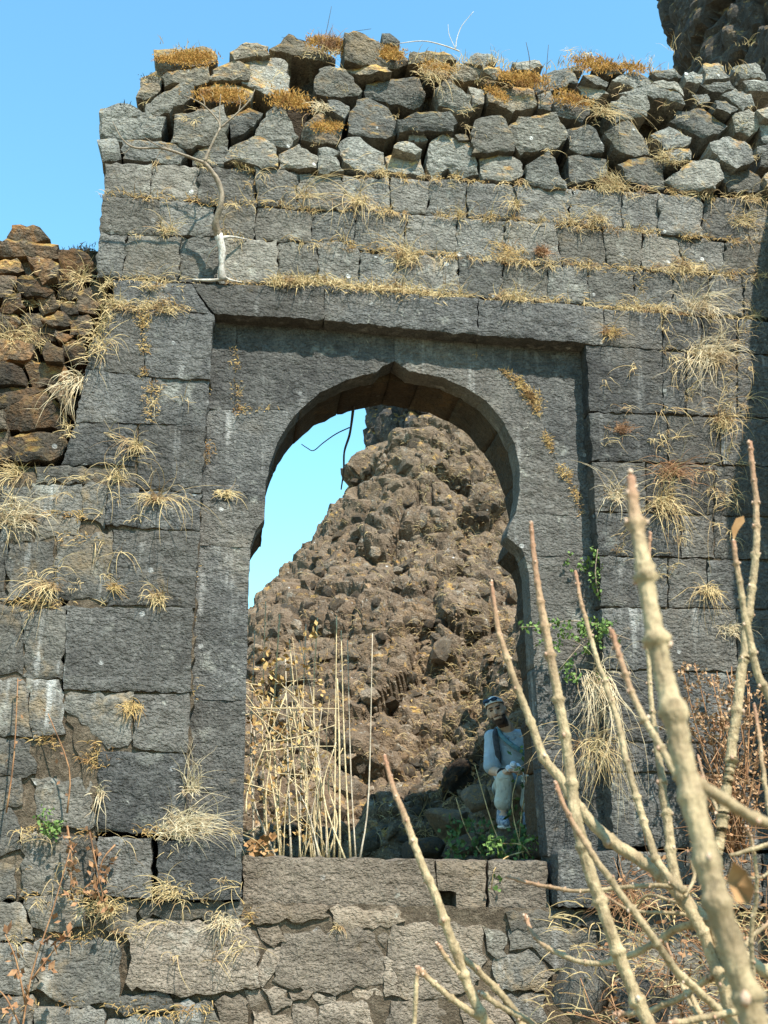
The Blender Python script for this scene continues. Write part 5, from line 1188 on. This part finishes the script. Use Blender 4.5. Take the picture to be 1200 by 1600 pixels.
hipR, hipL = J(786, 1232, .02), J(818, 1232, .02); knR, knL = J(789, 1217, -.46), J(828, 1216, -.42); anR, anL = J(785, 1272, -.44), J(826, 1275, -.38)
B = Blob()
B.ell(hv(0, 0, .012), (.075, .095, .105), hrot).ell(hv(0, -.02, -.055), (.058, .07, .062), hrot).ell(hv(0, -.055, -.085), (.032, .03, .026), hrot)
B.limb([hv(0, -.09, .028), hv(0, -.108, -.012)], [.009, .015]).ell(hv(0, -.09, -.052), (.026, .012, .009), hrot).ell(hv(0, -.088, .042), (.052, .012, .012), hrot)
for sx in (-1, 1): B.ell(hv(.077 * sx, .01, .0), (.012, .022, .032), hrot).ell(hv(.038 * sx, -.062, -.02), (.022, .02, .02), hrot)
B.limb([hv(0, .02, -.06), neck, J(797, 1165, -.05)], [.055, .056, .07])
for a, b, c in ((shR, elR, wrR), (shL, elL, wrL)): B.limb([a, b], [.052, .042]); B.limb([b, c], [.042, .028])
def hand(w, tgt, sgn):
    d = norm(tgt - w); up = np.array([0, 0, 1.0]); sd = norm(np.cross(d, up)); B.limb([w, w + d * .045], [.028, .034]); pc = w + d * .06
    B.ell(pc, (.04, .03, .022))
    for k, l in enumerate((.055, .065, .06, .048)):
        r = pc + sd * (-.027 + .018 * k) * sgn + d * .025; B.limb([r, r + d * l * .55 + up * .012, r + d * l + up * -.006], [.0105, .0095, .008])
    r = pc - sd * .03 * sgn - d * .01; B.limb([r, r + up * .03 + d * .015, r + up * .042 + d * .04], [.012, .011, .009])
cam_c = J(802, 1199, -.55)
hand(wrR, cam_c + np.array([-.02, 0, -.03]), 1); hand(wrL, cam_c + np.array([.03, 0, -.03]), -1)
for a, b, c in ((hipR, knR, anR), (hipL, knL, anL)): B.limb([a, b], [.075, .055]); B.limb([b, (b + c) / 2, c], [.052, .052, .036]); B.limb([c, c + np.array([.01, -.10, -.06])], [.036, .03])
B.limb([J(800, 1236, .05), J(798, 1200, -.02), J(797, 1165, -.06)], [.13, .12, .12])
ih = hrot.transposed()
def skin_fn(p):
    q = np.array(ih @ Vector(p - hc))
    if abs(q[0]) < .1 and abs(q[2]) < .14 and abs(q[1]) < .13:
        if q[1] < -.045 and abs(abs(q[0]) - .031) < .014 and abs(q[2] - .022) < .0075: return 2
        if q[1] < -.05 and abs(abs(q[0]) - .032) < .02 and abs(q[2] - .043) < .006: return 1
        if q[1] < -.05 and abs(q[0]) < .028 and abs(q[2] + .036) < .006: return 1
        if q[2] < -.035 and q[1] < .02 and not (abs(q[0]) < .022 and abs(q[2] + .052) < .007): return 1 if (q[2] < -.06 or abs(q[0]) > .035) else 0
        if q[1] > .0 and q[2] > -.04: return 1
    return 0
B.done('body', [M['skin'], M['beard'], M['eye']], PER, foot, .0065, 3, skin_fn)
# clothes
B = Blob(); B.ell(J(800, 1172, -.08), (.19, .125, .17)).ell(J(800, 1205, -.02), (.165, .13, .15)).ell(J(800, 1150, -.1), (.17, .085, .06))
for a, b in ((shR, elR), (shL, elL)): B.ell(a, (.07, .068, .066)); B.limb([a, a + (b - a) * .86], [.066, .074])
B.done('shirt', [M['shirt']], PER, foot, .009, 3)
cp = [neck + np.array([.07 * math.cos(t), .055 * math.sin(t) - .01, -.03 - .035 * (math.sin(t) < -.3) * (-math.sin(t))]) for t in np.linspace(-math.pi * .45, math.pi * 1.45, 18)]
V, Fc = tube(np.array(cp), .017, 8); mesh_obj('collar', np.array(V) - foot, Fc, M['shirt'], PER, True)
B = Blob()
for a, b, c in ((hipR, knR, anR), (hipL, knL, anL)): B.limb([a, b], [.095, .072]); B.limb([b, b + (c - b) * .35, b + (c - b) * .66], [.07, .066, .074])
B.ell(J(802, 1238, .03), (.17, .13, .11)); B.done('trousers', [M['trouser']], PER, foot, .009, 2)
# cap worn backwards, sunglasses pushed up on it
B = Blob(); B.ell(hv(0, .004, .035), (.084, .104, .098), hrot); capo = B.done('cap', [M['cap']], PER, foot, .009, 2)
bm = bmesh.new(); bm.from_mesh(capo.data); pl = hv(0, 0, .055) - foot; nn = Vector(hrot @ Vector((0, .3, 1))).normalized(); bmesh.ops.bisect_plane(bm, geom=bm.verts[:] + bm.edges[:] + bm.faces[:], plane_co=Vector(pl), plane_no=nn, clear_inner=True); bm.to_mesh(capo.data); bm.free()
V, Fc = tube(np.array([hv(.080 * math.cos(t), .004 + .097 * math.sin(t), .057 - .028 * math.sin(t)) for t in np.linspace(0, 6.283, 26)]), .005, 6); mesh_obj('cap_band', np.array(V) - foot, Fc, M['cap'], capo, True)
B = Blob()
for sx in (-1, 1): B.ell(hv(.034 * sx - .012, -.078, .108), (.031, .014, .018), hrot)
B.limb([hv(-.09, -.02, .085), hv(-.045, -.08, .11), hv(.03, -.08, .11), hv(.085, -.02, .09)], [.005, .006, .006, .005]); sg = B.done('sunglasses', [M['lens']], PER, foot, .006, 1)
# straps, watch, shoes
def band(name, pts, w, mat):
    Q = smooth_path(pts, 6); V, Fc = tube(Q, w, 8); V = np.array(V); V[:, 1] = Q.repeat(8, 0)[:, 1] + (V[:, 1] - Q.repeat(8, 0)[:, 1]) * .35; return mesh_obj(name, V - foot, Fc, mat, PER, True)
band('backpack_strap', [J(776, 1140, -.1), J(774, 1148, -.2), J(776, 1165, -.245), J(779, 1185, -.24), J(776, 1202, -.18)], .026, M['strap'])
band('camera_strap', [J(778, 1138, -.12), J(784, 1150, -.225), J(797, 1162, -.27), J(812, 1172, -.27), J(832, 1185, -.22)], .02, M['teal'])
dw = norm(wrR - elR); ax = norm(np.cross(dw, [0, 0, 1])); az = np.cross(ax, dw); wc = wrR - dw * .02
V, Fc = tube(np.array([wc + (ax * math.cos(t) + az * math.sin(t)) * .034 for t in np.linspace(0, 6.283, 20)]), .011, 6); wt = mesh_obj('watch', np.array(V) - foot, Fc, M['rubber'], PER, True)
for c in (anR, anL):
    t = c + np.array([.01, -.13, -.075]); B = Blob(); B.limb([c + np.array([0, .05, -.05]), c + np.array([0, -.05, -.055]), t], [.045, .05, .036]).limb([c + np.array([0, .005, .01]), c + np.array([0, 0, -.04])], [.046, .05]); sh_ = B.done('shoe', [M['shoe']], PER, foot, .008, 2)
    V, Fc = tube(smooth_path([c + np.array([0, .08, -.09]), c + np.array([0, -.03, -.098]), t + np.array([0, -.02, -.03])], 5), .038, 8); V = np.array(V); zc = V[:, 2].mean(); V[:, 2] = zc + (V[:, 2] - zc) * .45; mesh_obj('sole', V - foot, Fc, M['cap'], sh_, True)
# the camera in the hands
CM = empty('camera', tuple(cam_c)); tag(CM, 'small silver camera held in the seated person\'s hands', 'camera'); CM.name = 'compact_camera'
bm = bmesh.new(); bmesh.ops.create_cube(bm, size=1); bmesh.ops.scale(bm, vec=(.115, .035, .066), verts=bm.verts); bmesh.ops.bevel(bm, geom=bm.edges[:], offset=.01, segments=2, affect='EDGES')
me = bpy.data.meshes.new('camera_body'); bm.to_mesh(me); bm.free(); me.materials.append(M['silver']); cb = mesh_obj('camera_body', None, None, None, CM, mesh=me); cb.rotation_euler = (rad(-50), rad(-14), rad(10))
V, Fc = tube(np.array([[0, -.015, 0], [0, -.03, 0], [0, -.045, 0]]), [.026, .026, .022], 14); mesh_obj('lens', V, Fc, M['silver'], cb, True)
V, Fc = tube(smooth_path([[.05, -.01, 0], [.075, -.03, -.05], [.06, -.04, -.10], [.085, -.03, -.12], [.06, -.02, -.06]], 5), .004, 5); mesh_obj('wrist_cord', V, Fc, M['cap'], CM, True)

# rocks he sits on and rests his feet on
def place_rock(px, py, dy, sc, rot, seed, label, mat='hillrock', sq=(1, .9, .7)):
    o = mesh_obj('boulder', None, None, None, None, mesh=rock_mesh('boulder', seed, 3, M[mat], sq, 9)); o.location = tuple(J(px, py, dy)); o.scale = sc; o.rotation_euler = rot; tag(o, label, 'boulder'); return o
place_rock(812, 1278, .05, (.34, .36, .36), (0, .1, .3), 801, 'rock the seated person sits on, behind the right jamb')
place_rock(742, 1247, -.1, (.19, .22, .17), (.1, -.25, .5), 802, 'angular grey rock beside the seated person\'s knee')
place_rock(795, 1328, -.48, (.26, .24, .24), (.05, .1, .9), 803, 'rock under the seated person\'s shoes')
place_rock(735, 1318, -.35, (.2, .2, .17), (.1, .2, 2.1), 804, 'dark low rock behind the threshold, left of the shoes')
place_rock(665, 1330, .1, (.24, .24, .2), (.1, .0, 1.1), 805, 'pale rock behind the threshold joint')
place_rock(700, 1285, .35, (.24, .24, .24), (.3, .2, .1), 806, 'shaded rock left of the angular grey rock')
M['char'] = basalt('charred_wood', (0.012, 0.010, 0.008), (0.05, 0.035, 0.022), dirt=(0.20, 0.11, 0.05), dirt_amt=0.7, lichen=0.1, rb=0.0)
sp_ = hit_hill(724, 1226); sq_ = rock_mesh('charred_stump', 871, 4, M['char'], (1, .8, .8), 5)
sv = np.array([v.co[:] for v in sq_.vertices]); nv_ = norm(sv); sv = sv + nv_ * (0.22 * np.abs(fbm(sv * np.array([3, 3, 1.2]), 3, 44)) - .25 * np.clip(fbm(sv * np.array([5, 5, 1.5]), 3, 46), 0, 1))[:, None]
sq_.vertices.foreach_set('co', sv.ravel()); sq_.update()
lg = empty('charred_stump', tuple(sp_)); tag(lg, 'charred flaky stump left of the seated person', 'stump')
lo_ = mesh_obj('stump_wood', None, None, None, lg, mesh=sq_); lo_.scale = (.23, .2, .30); lo_.rotation_euler = (.2, .5, .4); lo_.location = (0, .05, .02)
V, Fc = [], []; leaves(np.random.default_rng(3), [np.array([r5.uniform(-.2, .2), -.17 + r5.uniform(-.03, .05), r5.uniform(-.2, .2)]) for _ in range(16)], 2, .07, .03, V, Fc); mesh_obj('bark_flakes', V, Fc, M['brownleaf'], lg)['kind'] = 'stuff'
